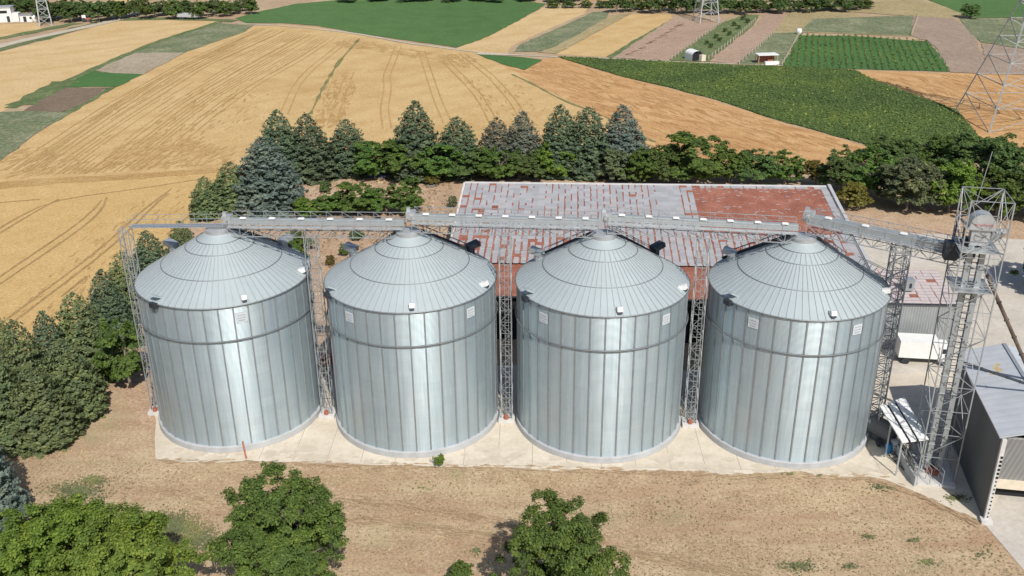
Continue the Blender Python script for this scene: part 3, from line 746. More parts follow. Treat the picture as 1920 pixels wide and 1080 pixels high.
def conifer_crown(name, mat, whorls=30, per=20, size=.022, droop=.22, seed=0, cards_per=44, bushy=0.0):
    """unit conifer, convex outline: whorls of drooping boughs carrying flat sprays"""
    global nr
    keep = nr; nr = np.random.default_rng(seed + 90)
    P_, N_, U_, S_ = [], [], [], []
    lean = nr.normal(0, .02, 2)
    for i in range(whorls):
        t = i / (whorls - 1); z = .05 + .93 * t
        prof = (1 - t) ** (.62 - .16 * bushy) * (1 - .22 * (1 - t) ** 5)
        rm_ = .5 * prof + .012
        nb = max(4, int(per * (.30 + .70 * (1 - t)))); off = nr.uniform(0, 6.28)
        for b in range(nb):
            a = off + 2 * np.pi * (b + nr.uniform(-.35, .35)) / nb; L_ = rm_ * nr.uniform(.74, 1.10)
            dx, dy = np.cos(a), np.sin(a); nc = max(5, int(cards_per * (.15 + .85 * (1 - t)) * (.6 + .4 * L_ / rm_)))
            s_ = nr.uniform(.12, 1, nc) ** .45
            rr = L_ * s_; wid = .055 * (1.15 - s_) + .012
            zz = z - droop * rr * (1.25 - .6 * s_) + nr.normal(0, .010, nc) + nr.uniform(-.012, .012)
            wob = nr.normal(0, 1, nc) * wid
            P_.append(np.column_stack([rr * dx - wob * dy + lean[0] * z, rr * dy + wob * dx + lean[1] * z, zz]))
            N_.append(np.tile([dx * .55, dy * .55, 1.0], (nc, 1))); U_.append(np.tile([-dy, dx, 0], (nc, 1)))
            S_.append(size * (1.12 - .35 * t) * np.ones(nc))
    P_, N_, U_, S_ = map(np.concatenate, (P_, N_, U_, S_))
    vs = cards(P_, N_, S_, 1.7, .38, U_ + nr.normal(0, .45, U_.shape))
    me = cards_mesh(name, vs, [mat]); nr = keep
    return me

def trunk_mesh(name, h, r, limbs=5, seed=0):
    rr = random.Random(seed); mb = MB()
    mb.tube([(0, 0, -.01), (rr.uniform(-.01, .01), rr.uniform(-.01, .01), h * .5), (rr.uniform(-.02, .02), rr.uniform(-.02, .02), h)], [r, r * .8, r * .35], 7)
    for i in range(limbs):
        a = i * 2.4 + rr.uniform(-.4, .4); z = h * rr.uniform(.3, .85); l = rr.uniform(.22, .46)
        p = Vector((0, 0, z)); q = p + Vector((math.cos(a) * l * .5, math.sin(a) * l * .5, l * .35)); e = q + Vector((math.cos(a + .3) * l * .5, math.sin(a + .3) * l * .5, l * .35))
        mb.tube([p, q, e], [r * .45, r * .28, r * .08], 5)
        for sg in (-1, 1):
            f = q + Vector((math.cos(a + sg * .9) * l * .35, math.sin(a + sg * .9) * l * .35, l * .3)); mb.tube([q, f], [r * .2, r * .06], 4)
    me = bpy.data.meshes.new(name); me.from_pydata(mb.v, [], mb.f); me.materials.append(M['bark']); me.update()
    return me

TR = {'broad': trunk_mesh('trunk', .62, .028, 13, 1), 'conifer': trunk_mesh('trunk', .9, .020, 0, 2)}
CR = {}
for nm, mt in (('broad', 'leaf_broad'), ('fresh', 'leaf_fresh'), ('dark', 'leaf_dark'), ('grey', 'leaf_grey'), ('yellow', 'leaf_yellow')):
    CR[nm] = [broad_crown('crown', M[mt], 30 + 8 * i, 17000, .030, .22, i + 3 * len(CR)) for i in range(2)]
CR['big'] = [broad_crown('crown', M['leaf_broad'], 64, 76000, .0155, .42, 70), broad_crown('crown', M['leaf_fresh'], 58, 70000, .0160, .4, 71), broad_crown('crown', M['leaf_broad'], 56, 66000, .0160, .55, 74), broad_crown('crown', M['leaf_lime'], 60, 70000, .0160, .4, 77)]
for nm, mt in (('conifer', 'needle'), ('blue', 'needle_blue'), ('olive', 'needle_olive'), ('greyc', 'needle_grey')):
    CR[nm] = [conifer_crown('crown', M[mt], 28 + 5 * i, 20 - 3 * i, .030, .24 - .08 * i, i + 5 * len(CR), 70, .9 if nm == 'olive' else .35 + .25 * i) for i in range(3)]
BROADS = ('broad', 'fresh', 'dark', 'grey', 'yellow', 'big')

def tree(kind, px, py, w, h, name, label, cat='tree', group=None, v=0, base=True):
    """px, py: where the foot stands in the photograph; w, h in metres"""
    b = g(px, py)
    t = thing(name, label, cat, b, rng.uniform(0, 6.28), group)
    kt = 'broad' if kind in BROADS else 'conifer'
    c = bpy.data.objects.new('crown', CR[kind][v % len(CR[kind])]); COL.objects.link(c); c.parent = t; c.scale = (w, w, h)
    k = bpy.data.objects.new('trunk', TR[kt]); COL.objects.link(k); k.parent = t; k.scale = (h * .9, h * .9, h * .9 if kt == 'broad' else h)
    return t

def tree_top(kind, px, foot, top, wpx, name, label, **kw):
    """size a tree from the picture: foot row, top row and crown width in pixels"""
    b = g(px, foot); h = height_at(b.x, b.y, top); d = (b - Vector((0, 0, CAMZ))).length
    return tree(kind, px, foot, wpx * d / F * 1.02, h, name, label, **kw)

GR = 'conifers in the row along the wheat field'
back_conifers = [  # kind, px, foot, top, width, label
 ('conifer', 738, 433, 366, 44, 'dark green conifer, leftmost of the tall row along the wheat field'),
 ('conifer', 765, 432, 369, 40, 'dark green conifer pressed against the leftmost one of the row'),
 ('conifer', 803, 428, 374, 36, 'small dark conifer alone between the leftmost pair and the tallest conifer'),
 ('conifer', 867, 430, 357, 46, 'tallest dark conifer of the row along the wheat field'),
 ('conifer', 908, 428, 372, 40, 'rounded green conifer just right of the tallest conifer'),
 ('greyc', 945, 428, 373, 34, 'greyish conifer, left one of the grey pair above the hedge'),
 ('greyc', 970, 427, 367, 38, 'greyish conifer, right one of the grey pair above the hedge'),
 ('conifer', 1007, 428, 360, 38, 'pointed dark conifer, left one of the tall dark pair behind the tiled shed'),
 ('conifer', 1031, 428, 362, 44, 'broad dark conifer, right one of the tall dark pair behind the tiled shed'),
 ('blue', 1070, 428, 361, 44, 'blue grey conifer, rightmost of the row along the wheat field')]
for i, (k_, px_, ft, tp, wd, lb) in enumerate(back_conifers):
    tree_top(k_, px_, ft, tp, wd * 1.5, 'conifer_tree', lb, group=GR, v=i)
tree_top('blue', 724, 463, 392, 80, 'blue_spruce_tree', 'large silvery blue spruce at the corner of the wheat field', v=1)
tree_top('olive', 690, 464, 416, 60, 'conifer_tree', 'olive green conifer in front of and left of the large blue spruce', v=0)
tree_top('olive', 665, 470, 430, 40, 'conifer_tree', 'olive conifer whose left edge borders the wheat beside the spruce', v=1)
GH = 'leafy trees of the hedge behind the shed'
hedge = [
 ('broad', 826, 432, 396, 40, 'leafy green tree, leftmost of the hedge below the conifer row'),
 ('broad', 855, 434, 393, 44, 'leafy tree in the hedge right under the tallest conifer'),
 ('broad', 890, 434, 397, 42, 'leafy tree of the hedge between tallest and rounded conifers'),
 ('dark', 920, 433, 401, 42, 'dark leafy hedge tree beneath the rounded conifer'),
 ('broad', 948, 434, 402, 40, 'leafy hedge tree beneath the left grey conifer'),
 ('dark', 975, 433, 404, 38, 'dark leafy hedge tree beneath the right grey conifer'),
 ('fresh', 1002, 432, 396, 34, 'bright green hedge tree at the right end of the dense hedge'),
 ('dark', 1037, 430, 404, 22, 'small dark bush standing on the bare soil gap behind the shed'),
 ('grey', 1058, 436, 404, 30, 'pale grey green bush just right of the soil gap behind the shed'),
 ('broad', 1085, 437, 402, 36, 'leafy bush in front of the blue grey conifer'),
 ('broad', 1135, 436, 386, 66, 'large round leafy tree behind the grey strip of the shed roof'),
 ('dark', 1108, 438, 400, 34, 'dark leafy tree left of the large round tree'),
 ('broad', 1172, 437, 405, 36, 'leafy tree right of the large round tree'),
 ('dark', 1200, 438, 405, 38, 'dark leafy tree behind the left part of the red roof'),
 ('broad', 1226, 438, 408, 34, 'leafy tree behind the right part of the red roof')]
for i, (k_, px_, ft, tp, wd, lb) in enumerate(hedge):
    tree_top(k_, px_, ft, tp - 1, wd * 1.28, 'leafy_tree', lb, group=GH, v=i)
GO = 'trees of the grove right of the shed'
grove = [
 ('yellow', 1256, 440, 414, 22, 'yellow green sapling at the far corner of the shed roof'),
 ('dark', 1280, 446, 402, 44, 'dark leafy tree, leftmost of the grove right of the shed'),
 ('broad', 1308, 452, 404, 46, 'leafy tree between the dark leftmost grove tree and the round grey green tree'),
 ('yellow', 1292, 462, 436, 26, 'yellowing low bush at the edge of the soil right of the shed roof'),
 ('grey', 1345, 463, 413, 54, 'large grey green tree with pale leaves above the soil right of the shed'),
 ('fresh', 1386, 465, 412, 44, 'bright green rounded tree on the right side of the grey green tree'),
 ('dark', 1330, 430, 392, 50, 'dark leafy tree behind the large grey green tree'),
 ('broad', 1372, 425, 390, 44, 'leafy tree at the edge of the sunflower field below the pylon'),
 ('dark', 1415, 440, 384, 56, 'dark tall tree in front of the big pylon foot'),
 ('dark', 1448, 452, 388, 54, 'very dark tree at the right edge beside the pylon foot'),
 ('broad', 1432, 470, 425, 46, 'leafy tree right behind the elevator head'),
 ('dark', 1468, 470, 415, 50, 'dark tree behind the elevator tower at the right edge of the picture'),
 ('dark', 1500, 548, 478, 66, 'dark tree at the right edge of the yard throwing its shadow on the concrete')]
for i, (k_, px_, ft, tp, wd, lb) in enumerate(grove):
    tree_top(k_, px_, ft, tp - 1, wd * 1.22, 'leafy_tree', lb, group=GO, v=i)
GF = 'young orchard trees behind the silos'
orch = [
 ('broad', 806, 467, 434, 40, 'orchard tree left of middle in the clump above the conveyor'),
 ('broad', 832, 468, 441, 36, 'low orchard tree in the middle of the clump above the conveyor'),
 ('broad', 857, 468, 431, 34, 'tall slim orchard tree at the right end of the clump above the conveyor'),
 ('broad', 782, 468, 446, 30, 'small orchard tree at the left of the clump above the conveyor'),
 ('fresh', 762, 470, 450, 28, 'yellow green low orchard bush at the left end of the clump'),
 ('dark', 778, 446, 435, 11, 'tiny dark round bush on the soil beyond the orchard clump'),
 ('grey', 902, 461, 449, 9, 'tiny grey bush beside the left edge of the shed roof'),
 ('broad', 752, 502, 484, 30, 'green bush between first and second silo under the conveyor'),
 ('broad', 745, 520, 497, 30, 'green bush behind the right shoulder of the first silo'),
 ('dark', 809, 492, 483, 13, 'small dark bush on the soil under the conveyor before the second silo'),
 ('broad', 797, 508, 496, 10, 'tiny upright green shrub above the left roof of the second silo'),
 ('yellow', 783, 517, 507, 9, 'tiny yellow shrub beside the lattice tower left of the second silo'),
 ('yellow', 882, 440, 428, 13, 'pale straw yellow sapling beside the pile at the shed corner')]
for i, (k_, px_, ft, tp, wd, lb) in enumerate(orch):
    tree_top(k_, px_, ft, tp, wd * 1.2, 'orchard_tree', lb, group=GF, v=i)
GB = 'conifers of the thick belt left of the silos'
belt = [
 ('olive', 640, 512, 474, 34, 'conifer of the left belt beside the roof of the first silo'),
 ('conifer', 612, 540, 483, 44, 'dark conifer at the top end of the left belt behind the lattice tower'),
 ('olive', 590, 568, 503, 46, 'conifer of the left belt, second from its top end'),
 ('conifer', 572, 590, 522, 50, 'dark bluish conifer of the belt where the wheat edge bends'),
 ('broad', 588, 636, 570, 50, 'bright leafy tree in the left belt touching the first silo'),
 ('olive', 548, 628, 543, 58, 'olive conifer in the middle of the left belt'),
 ('conifer', 518, 640, 562, 52, 'tall pointed conifer of the left belt against the wheat'),
 ('olive', 535, 664, 588, 60, 'conifer on the soil side of the left belt with dark shade under it'),
 ('olive', 495, 668, 570, 56, 'conifer of the left belt between wheat and bare soil'),
 ('olive', 476, 650, 568, 48, 'conifer on the wheat side of the belt near the left edge'),
 ('olive', 508, 688, 615, 64, 'lowest broad conifer on the soil side of the left belt'),
 ('olive', 470, 690, 606, 60, 'conifer of the left belt cut by the left edge'),
 ('blue', 446, 768, 662, 72, 'blue green conifer below the belt at the left edge casting a spiky shadow'),
 ('olive', 440, 690, 590, 60, 'conifer of the left belt mostly beyond the left edge'),
 ('conifer', 425, 760, 690, 60, 'conifer beyond the left edge above the foreground bushes')]
for i, (k_, px_, ft, tp, wd, lb) in enumerate(belt):
    tree_top(k_, px_, ft, tp, wd * (1.08 if k_ != 'broad' else 1), 'broad_belt_tree' if k_ == 'broad' else 'conifer_tree', lb, group=GB, v=i)
GN = 'leafy trees in the foreground'
tree_top('big', 742, 836, 720, 112, 'walnut_tree', 'large round leafy tree in the foreground below the first two silos', group=GN, v=0)
tree_top('big', 1004, 862, 752, 112, 'walnut_tree', 'leafy tree with ragged top in the foreground below the third silo', group=GN, v=2)
tree_top('big', 518, 858, 752, 116, 'walnut_tree', 'spreading leafy tree, left one of the pair in the lower left corner', group=GN, v=1)
tree_top('big', 594, 868, 764, 112, 'walnut_tree', 'yellow green leafy tree, right one of the pair in the lower left corner', group=GN, v=3)
tree_top('fresh', 889, 714, 701, 13, 'green_shrub', 'small bright green shrub at the foot of the second silo', cat='shrub', v=0)
tree_top('broad', 909, 826, 805, 26, 'green_shrub', 'low green bush in the dry grass left of the foreground tree with ragged top', cat='shrub', v=1)
tree_top('fresh', 721, 722, 714, 9, 'green_shrub', 'tiny green shrub at the concrete edge above the large round foreground tree', cat='shrub', v=1)
# far trees along the top
GT = 'far hedgerow trees at the top'
FAR_LBL = {
 'grove': 'dark tree of the dense grove beside the far left pylon',
 'hedge': 'green bush of the long far hedgerow behind the upper wheat field',
 'line': 'dark tree of the far line behind the middle pylon',
}
for i in range(9): tree_top('dark', 503 + i * 9, 280 - (i % 3) * 2, 256 + (i % 2) * 3, 20, 'far_tree', FAR_LBL['grove'], group='trees of the far upper left grove', v=i)
for i in range(7): tree_top(('dark', 'broad')[i % 2], 466 + i * 6, 274 - (i % 2) * 4, 254, 18, 'far_tree', 'tree standing close behind the small white houses', group='trees behind the small white houses', v=i)
for i in range(16): tree_top(('broad', 'dark', 'grey')[i % 3], 578 + i * 8.5, 277 - (i % 3) * 2 - max(0, i - 9) * .8, 259 - (i % 4) + max(0, i - 11) * .0, 17, 'far_bush', FAR_LBL['hedge'], cat='bush', group='bushes of the far hedgerow', v=i)
for i in range(24): tree_top(('dark', 'dark', 'broad')[i % 3], 1062 + i * 10.5, 273 - (i % 3) * 1.5 - abs(i - 10) * .25, 253 + (i % 3) * 2, 19, 'far_tree', FAR_LBL['line'], group='trees of the far line at the top', v=i)
for i in range(10): tree_top(('dark', 'grey')[i % 2], 800 + i * 24 + (i % 3) * 5, 260 - (i % 2), 250, 24, 'far_bush', 'dark bush on the far edge of the large green crop field', cat='bush', group='bushes beyond the large green field', v=i)
for i in range(4): tree_top(('broad', 'dark')[i % 2], 1000 + i * 16, 266, 258, 15, 'far_bush', 'bush at the top corner of the golden strips', cat='bush', group='bushes at the top corner of the strips', v=i)
tree_top('dark', 1407, 276, 261, 20, 'lone_tree', 'single round dark tree at the edge of the far right green field', v=0)
# saplings in the fenced strips
for i in range(10): tree_top('dark', 1150 + (i % 5) * 9 + (i // 5) * 4, 302 - (i % 5) * 6 + (i // 5) * 3, 300 - (i % 5) * 6 + (i // 5) * 3 - 3.2, 5, 'young_tree', 'tiny sapling growing in the fenced green strip by the white hut', group='saplings of the fenced strip', v=i)

# ------------------------------------------------------------------ silos
SX0, SY0, SDX, SDY = -29.4823761, 90.4875817, 19.256043, -1.25427186
SR, SH, SHC, SF = 8.5, 15.98, 20.60, .66
NP = 38
def polar(r, az, z=0): return Vector((r * math.sin(az), -r * math.cos(az), z))
def cone_z(r): return SH + .06 + (SHC - SH - .06) * (SR + .15 - r) / (SR + .15 - 1.2)

def make_silo(k, label, turn):
    loc = (SX0 + SDX * k, SY0 + SDY * k, 3 * LZ)
    t = thing('grain_silo', label, 'grain silo', loc, 0, 'row of galvanised grain silos')
    b = MB(); b.lathe([(SR + .26, 0), (SR + .26, SF - .08), (SR + .2, SF), (SR - .3, SF)], 96); b.build('foundation_ring', M['foundation'], t)
    # wall: curved sheets between stiffeners, with the tone of each sheet
    b = MB(); rws = 16; sub = 3; sheets = []
    zs = [SF + (SH - SF) * i / rws for i in range(rws + 1)]
    rr = random.Random(k + 3); tone = [[min(1, max(0, rr.gauss(.5, .16) + 0)) for _ in range(rws)] for _ in range(NP)]
    pt = [rr.gauss(0, .22) for _ in range(NP)]
    n = NP * sub
    vs = []
    for z in zs:
        for i in range(n):
            u = (i % sub) / sub; rad = SR + .012 * math.sin(math.pi * u)
            vs.append(polar(rad, 2 * math.pi * i / n + turn, z))
    fs = []
    for j in range(rws):
        for i in range(n):
            fs.append((j * n + i, j * n + (i + 1) % n, (j + 1) * n + (i + 1) % n, (j + 1) * n + i))
            sheets.append(min(1, max(0, tone[i // sub][j] + pt[i // sub])))
    b.add(vs, fs); b.attr = {'sheet': sheets}
    b.build('wall', M['wall'], t, smooth=True)
    b = MB()
    for i in range(NP):
        a = 2 * math.pi * i / NP + turn; c = polar(SR + .05, a, (SF + SH) / 2)
        b.box(c, (.14, .08, SH - SF - .04), a)
    b.build('wall_stiffeners', M['stiff'], t)
    b = MB(); zr = 12.45
    b.tube([polar(SR + .2, 2 * math.pi * i / 64, zr) for i in range(65)], .075, 6, cap=False); b.build('wind_ring', M['seam'], t, True)
    # roof
    b = MB(); b.lathe([(SR + .15, cone_z(SR + .15)), (1.2, SHC)], 76, 0, turn); b.build('roof', M['roof'], t)
    roof = t.children[-1]
    b = MB()
    for i in range(NP * 2):
        a = 2 * math.pi * i / (NP * 2) + turn + .02
        r1 = 1.4 if i % 4 == 0 else (.26 * SR if i % 2 == 0 else .40 * SR)
        r1 = max(r1, 2.25)
        b.bar(polar(SR + .14, a, cone_z(SR + .14) + .02), polar(r1, a, cone_z(r1) + .02), .055, .07)
    b.build('roof_ribs', M['rib'], roof)
    b = MB()
    for fr in (.26, .40, .70):
        r_ = fr * SR; b.tube([polar(r_, 2 * math.pi * i / 64, cone_z(r_) + .03) for i in range(65)], .045, 5, cap=False)
    b.build('roof_seams', M['seam'], roof)
    b = MB(); b.tube([polar(SR + .17, 2 * math.pi * i / 76, SH + .02) for i in range(77)], .075, 5, cap=False); b.build('eave_trim', M['seam'], roof)
    b = MB(); b.lathe([(1.25, SHC - .05), (1.25, SHC + .30), (.9, SHC + .42), (.0, SHC + .42)], 28); b.build('roof_collar', M['steel'], t)
    # box vents with their dark mouths
    for azd in ((6, 66) if k else (28, 85)):
        a = R(azd); v = MB(); r_ = SR * .965; z = cone_z(r_)
        rot = Matrix.Rotation(a, 3, 'Z') @ Matrix.Rotation(R(-20), 3, 'X')
        v.box(polar(r_, a, z + .24), (.5, .75, .45), 0, 0, rot)
        v.box(polar(r_ + .40, a, z + .08), (.42, .06, .28), 0, 1, rot)
        v.build('roof_vent', [M['white'], M['dark']], t)
    # inspection hatch hanging over the eave
    a = R(-62 if k else -33); v = MB(); r_ = SR * .95
    rot = Matrix.Rotation(a, 3, 'Z') @ Matrix.Rotation(R(-30), 3, 'X')
    v.box(polar(r_, a, cone_z(r_) + .10), (.85, 1.7, .16), 0, 0, rot)
    hatch = v.build('roof_hatch', M['roof'], t)
    v = MB(); v.box(polar(SR + .30, a, SH - .12), (.85, .42, .5), a); v.build('hatch_mouth', M['dark'], hatch)
    # exhaust hoods at the back
    for azd, dk in {0: ((-118, 0), (128, 0)), 1: ((118, 1), (-115, 0)), 2: ((122, 1), (-112, 0)), 3: ((-118, 0),)}[k]:
        a = R(azd); v = MB(); r_ = SR * .80; z = cone_z(r_)
        rot = Matrix.Rotation(a, 3, 'Z')
        v.tube([polar(r_, a, z - .1), polar(r_, a, z + .7)], .42, 10)
        v.box(polar(r_ + .25, a, z + .85), (.95, 1.35, .5), 0, 0, rot @ Matrix.Rotation(R(-14), 3, 'X'))
        v.build('exhaust_hood', M['dark'] if dk else M['conv'], t)
    # dark roof stairs climbing the back slopes
    for azd in {0: (142,), 1: (140, -150), 2: (138, -143), 3: (134, -136)}[k]:
        a = R(azd); v = MB(); r0, r1 = SR + .1, 1.5
        for s_ in (-.42, .42):
            off = Vector((math.cos(a), math.sin(a), 0)) * s_
            v.bar(polar(r0, a, cone_z(r0) + .18) + off, polar(r1, a, cone_z(r1) + .18) + off, .07, .3)
            v.bar(polar(r0, a, cone_z(r0) + .75) + off, polar(r1, a, cone_z(r1) + .75) + off, .05)
            for i in range(8):
                q = r0 + (r1 - r0) * i / 7; v.bar(polar(q, a, cone_z(q) + .1) + off, polar(q, a, cone_z(q) + .75) + off, .045)
        for i in range(24):
            q = r0 + (r1 - r0) * i / 23; v.box(polar(q, a, cone_z(q) + .2), (.84, .3, .05), a)
        v.build('roof_stair', M['dark'], t)
    # white name plates, lettering too worn to read
    for azd in {0: (25,), 1: (-40, 44), 2: (-42, 43), 3: (-43, 24)}[k]:
        i = round((R(azd) - turn) / (2 * math.pi / NP) - .5) + .5; a = i * 2 * math.pi / NP + turn
        v = MB(); z0 = 14.7; v.box(polar(SR + .05, a, z0), (1.05, .05, 1.0), a)
        pl = v.build('name_plate', M['plate'], t); v = MB()
        ax = Vector((math.cos(a), math.sin(a), 0)); rr2 = random.Random(k)
        for zz, x0, x1 in ((.26, -.36, .36), (-.02, -.40, -.22), (-.02, -.15, .02), (-.02, .1, .36), (-.28, -.32, .3)):
            v.bar(polar(SR + .085, a, z0 + zz) + ax * x0, polar(SR + .085, a, z0 + zz) + ax * x1, .012, .09)
        v.build('lettering', M['lettering'], pl)
    return t

SILO_LB = ['grain silo at the left end of the row, beside the conifer belt', 'second grain silo from the left, with the small green shrub at its foot',
           'third grain silo from the left, in front of the tiled shed roof', 'grain silo at the right end of the row, next to the elevator tower']
for k in range(4): make_silo(k, 'galvanised ' + SILO_LB[k], .02 + .05 * k)

# brown stained pipe stub leaning on the first silo
v = MB(); a_, b_ = g(700, 706), g(698, 689)
v.tube([g(700.5, 706, .06), (g(698.5, 700).x, g(698.5, 700).y, 1.3)], .09, 8); tag(v.build('leaning_post', M['rust']), 'thin rusty post standing before the foot of the leftmost silo', 'post')

# ------------------------------------------------------------------ conveyors over the silos
def S(k): return Vector((SX0 + SDX * k, SY0 + SDY * k, 0))
def conveyor(name, label, p, q, w=.62, h=.50, mat='conv', truss=True, caps=6, drive=True, rail=True):
    p, q = Vector(p), Vector(q); d = q - p; L_ = d.length; ang = math.atan2(d.y, d.x)
    slope = math.atan2(d.z, math.hypot(d.x, d.y))
    t = thing(name, label, 'conveyor', p, ang, 'conveyors over the silo tops')
    rot = Matrix.Rotation(-slope, 3, 'Y')
    def pt(x, y, z): return rot @ Vector((x, y, z))
    b = MB(); b.box(pt(L_ / 2, .25, 0), (L_, w, h), 0, 0, rot)
    b.box(pt(L_ / 2, .25, h / 2 + .06), (L_, w * .55, .12), 0, 0, rot)
    for i in range(int(L_ / 2.4) + 1):
        b.box(pt(min(L_ - .04, i * 2.4 + .04), .25, 0), (.08, w + .1, h + .1), 0, 0, rot)
    body = b.build('casing', M[mat], t)
    for i in range(caps):
        b = MB(); x = L_ * (i + .5) / caps; b.box(pt(x, .05, h / 2 + .17), (.62, .34, .10), 0, 0, rot); b.box(pt(x, .05, h / 2 + .24), (.5, .24, .05), 0, 0, rot); b.build('inspection_cover', M['white'], body)
    if truss:
        b = MB(); zl, zu = -1.25, -.35; yf, yb = -.75, 1.15
        nb = int(L_ / 1.25)
        for y in (yf, yb):
            b.bar(pt(0, y, zl), pt(L_, y, zl), .075); b.bar(pt(0, y, zu), pt(L_, y, zu), .06)
            for i in range(nb):
                x0, x1 = L_ * i / nb, L_ * (i + 1) / nb
                b.bar(pt(x0, y, zl), pt(x0, y, zu), .05)
                b.bar(pt(x0, y, zl if i % 2 else zu), pt(x1, y, zu if i % 2 else zl), .05)
        for i in range(nb):
            x0, x1 = L_ * i / nb, L_ * (i + 1) / nb
            b.bar(pt(x0, yf, zl), pt(x0, yb, zl), .05); b.bar(pt(x0, yf if i % 2 else yb, zl), pt(x1, yb if i % 2 else yf, zl), .04)
            b.bar(pt(x0, yf, zu), pt(x0, yb, zu), .05)
        b.build('truss', M['steel_lt'], t)
        b = MB(); b.box(pt(L_ / 2, -.48, zu + .05), (L_, .50, .04), 0, 0, rot); b.build('walkway', M['steel'], t)
    if rail:
        b = MB()
        for y in (1.2, -.78):
            top = .75 if y > 0 else .45
            b.bar(pt(0, y, top), pt(L_, y, top), .05); b.bar(pt(0, y, top * .4), pt(L_, y, top * .4), .04)
            nb = int(L_ / 1.6)
            for i in range(nb + 1):
                x = L_ * i / nb; b.bar(pt(x, y, -.4), pt(x, y, top), .045)
                if y > 0 and i < nb: b.bar(pt(x, y, top), pt(L_ * (i + 1) / nb, y, -.4), .035)
        b.build('handrail', M['steel_lt'], t)
    if drive:
        b = MB(); b.box(pt(-.2, .25, .15), (.9, .95, 1.0), 0, 0, rot); b.tube([pt(-.2, -.6, .2), pt(-.2, -.1, .2)], .22, 10)
        b.box(pt(-.45, .3, .75), (.35, .35, .45), 0, 0, rot); b.build('drive_head', M['steel'], t)
    return t
c0, c1, c2, c3 = S(0), S(1), S(2), S(3)
conveyor('roof_conveyor', 'leftmost conveyor running between the first and second silo tops', c0 + Vector((1.2, 0, 21.6)), c1 + Vector((-.4, 0, 21.7)), caps=6)
conveyor('roof_conveyor', 'middle conveyor running from second to third silo top before the patched roof', c1 + Vector((.5, 0, 22.3)), c2 + Vector((-.5, 0, 22.05)), caps=7)
conveyor('roof_conveyor', 'right hand conveyor running from third to fourth silo top below the red roof', c2 + Vector((.4, 0, 22.5)), c3 + Vector((-.6, 0, 21.75)), caps=7)
elev = Vector((40.3, 84.9, 0))
e0 = c3 + Vector((.5, .3, 22.65)); e1 = g(1401, 503, 22.5)
conveyor('sloping_conveyor', 'sloping conveyor from the fourth silo top to the elevator tower', e0, e1, w=1.0, caps=4)
# service walkway left of the first silo (pale bars)
t = thing('service_walkway', 'pale railed walkway between the left lattice tower and the leftmost conveyor', 'walkway', c0 + Vector((-8.7, 0, 21.2)))
b = MB(); L_ = 9.9
b.box((L_ / 2, .1, 0), (L_, 1.0, .05)); b.build('deck', M['steel_lt'], t)
b = MB()
for y in (-.5, .9):
    for z in (.45, .95): b.bar((0, y, z), (L_, y, z), .04)
    for i in range(9): b.bar((L_ * i / 8, y, 0), (L_ * i / 8, y, .95), .04)
b.build('handrail', M['steel_lt'], t)
# collar spouts: conveyor to each silo top
# ------------------------------------------------------------------ lattice support towers
def support(label, x, y, w, z1, nb=16, foot=True, name='lattice_tower', leg=.075, br=.036):
    t = thing(name, label, 'lattice tower', (x, y, 3 * LZ), math.atan2(SDY, SDX), 'lattice towers carrying the conveyors')
    b = MB(); h = w / 2; c = [(-h, -h), (h, -h), (h, h), (-h, h)]
    b.lattice([(p[0], p[1], .35) for p in c], [(p[0], p[1], z1) for p in c], nb, leg, br); b.build('lattice', M['steel_lt'], t)
    if foot:
        b = MB(); b.box((0, -.1, .2), (w + .55, w + .7, .4)); b.build('footing', M['blockc'], t)
        b = MB(); b.tube([(-.05, -h - .12, .4), (-.05, -h - .12, .75)], .24, 10); b.box((-.05, -h - .12, .8), (.3, .3, .16)); b.build('fan_motor', M['rust'], t)
    b = MB(); b.bar((h * .55, -h - .06, .4), (h * .55, -h - .06, z1), .04); b.bar((-.05, -h - .06, .4), (-.05, -h - .06, z1), .04)
    for i in range(int(z1 / .6)): b.bar((h * .55, -h - .06, .6 + i * .6), (-.05, -h - .06, .6 + i * .6), .03)
    b.build('ladder', M['steel_lt'], t)
    return t
for i, lb in enumerate(['lattice tower in the gap between the first and second silo', 'lattice tower in the gap between the second and third silo', 'lattice tower in the gap between the third and fourth silo']):
    q = S(i).lerp(S(i + 1), .5) + Vector((-.05, -.9, 0)); support('slender pale steel ' + lb, q.x, q.y, 1.15, 20.6)
q = S(0) + Vector((-SR - .6, 0, 0)); support('slender pale steel lattice tower on the left side of the leftmost silo', q.x, q.y - .6, 1.0, 21.2)
q = Vector((37.65, 86.0, 0)); support('dense steel lattice tower with ladder right of the rightmost silo', q.x, q.y, 1.45, 21.2, 26, leg=.13, br=.06)
# bracket stays from that tower to the silo roof
t = thing('roof_stay', 'small diagonal truss between the rightmost silo roof and its ladder tower', 'truss', c3)
b = MB(); a0 = Vector((5.5, -1.0, cone_z(5.6) + .1)); a1 = Vector((8.9, -1.4, 16.6))
for o_ in (0, .7): b.bar(a0 + Vector((0, o_, .9)), a1 + Vector((0, o_, .8)), .06); b.bar(a0 + Vector((0, o_, 0)), a1 + Vector((0, o_, 0)), .06)
for i in range(6):
    f0, f1 = i / 6, (i + 1) / 6
    b.bar(a0.lerp(a1, f0), a0.lerp(a1, f1) + Vector((0, 0, .85)), .04); b.bar(a0.lerp(a1, f0) + Vector((0, .7, 0)), a0.lerp(a1, f0) + Vector((0, 0, .9)), .04)
b.build('braces', M['steel'], t)
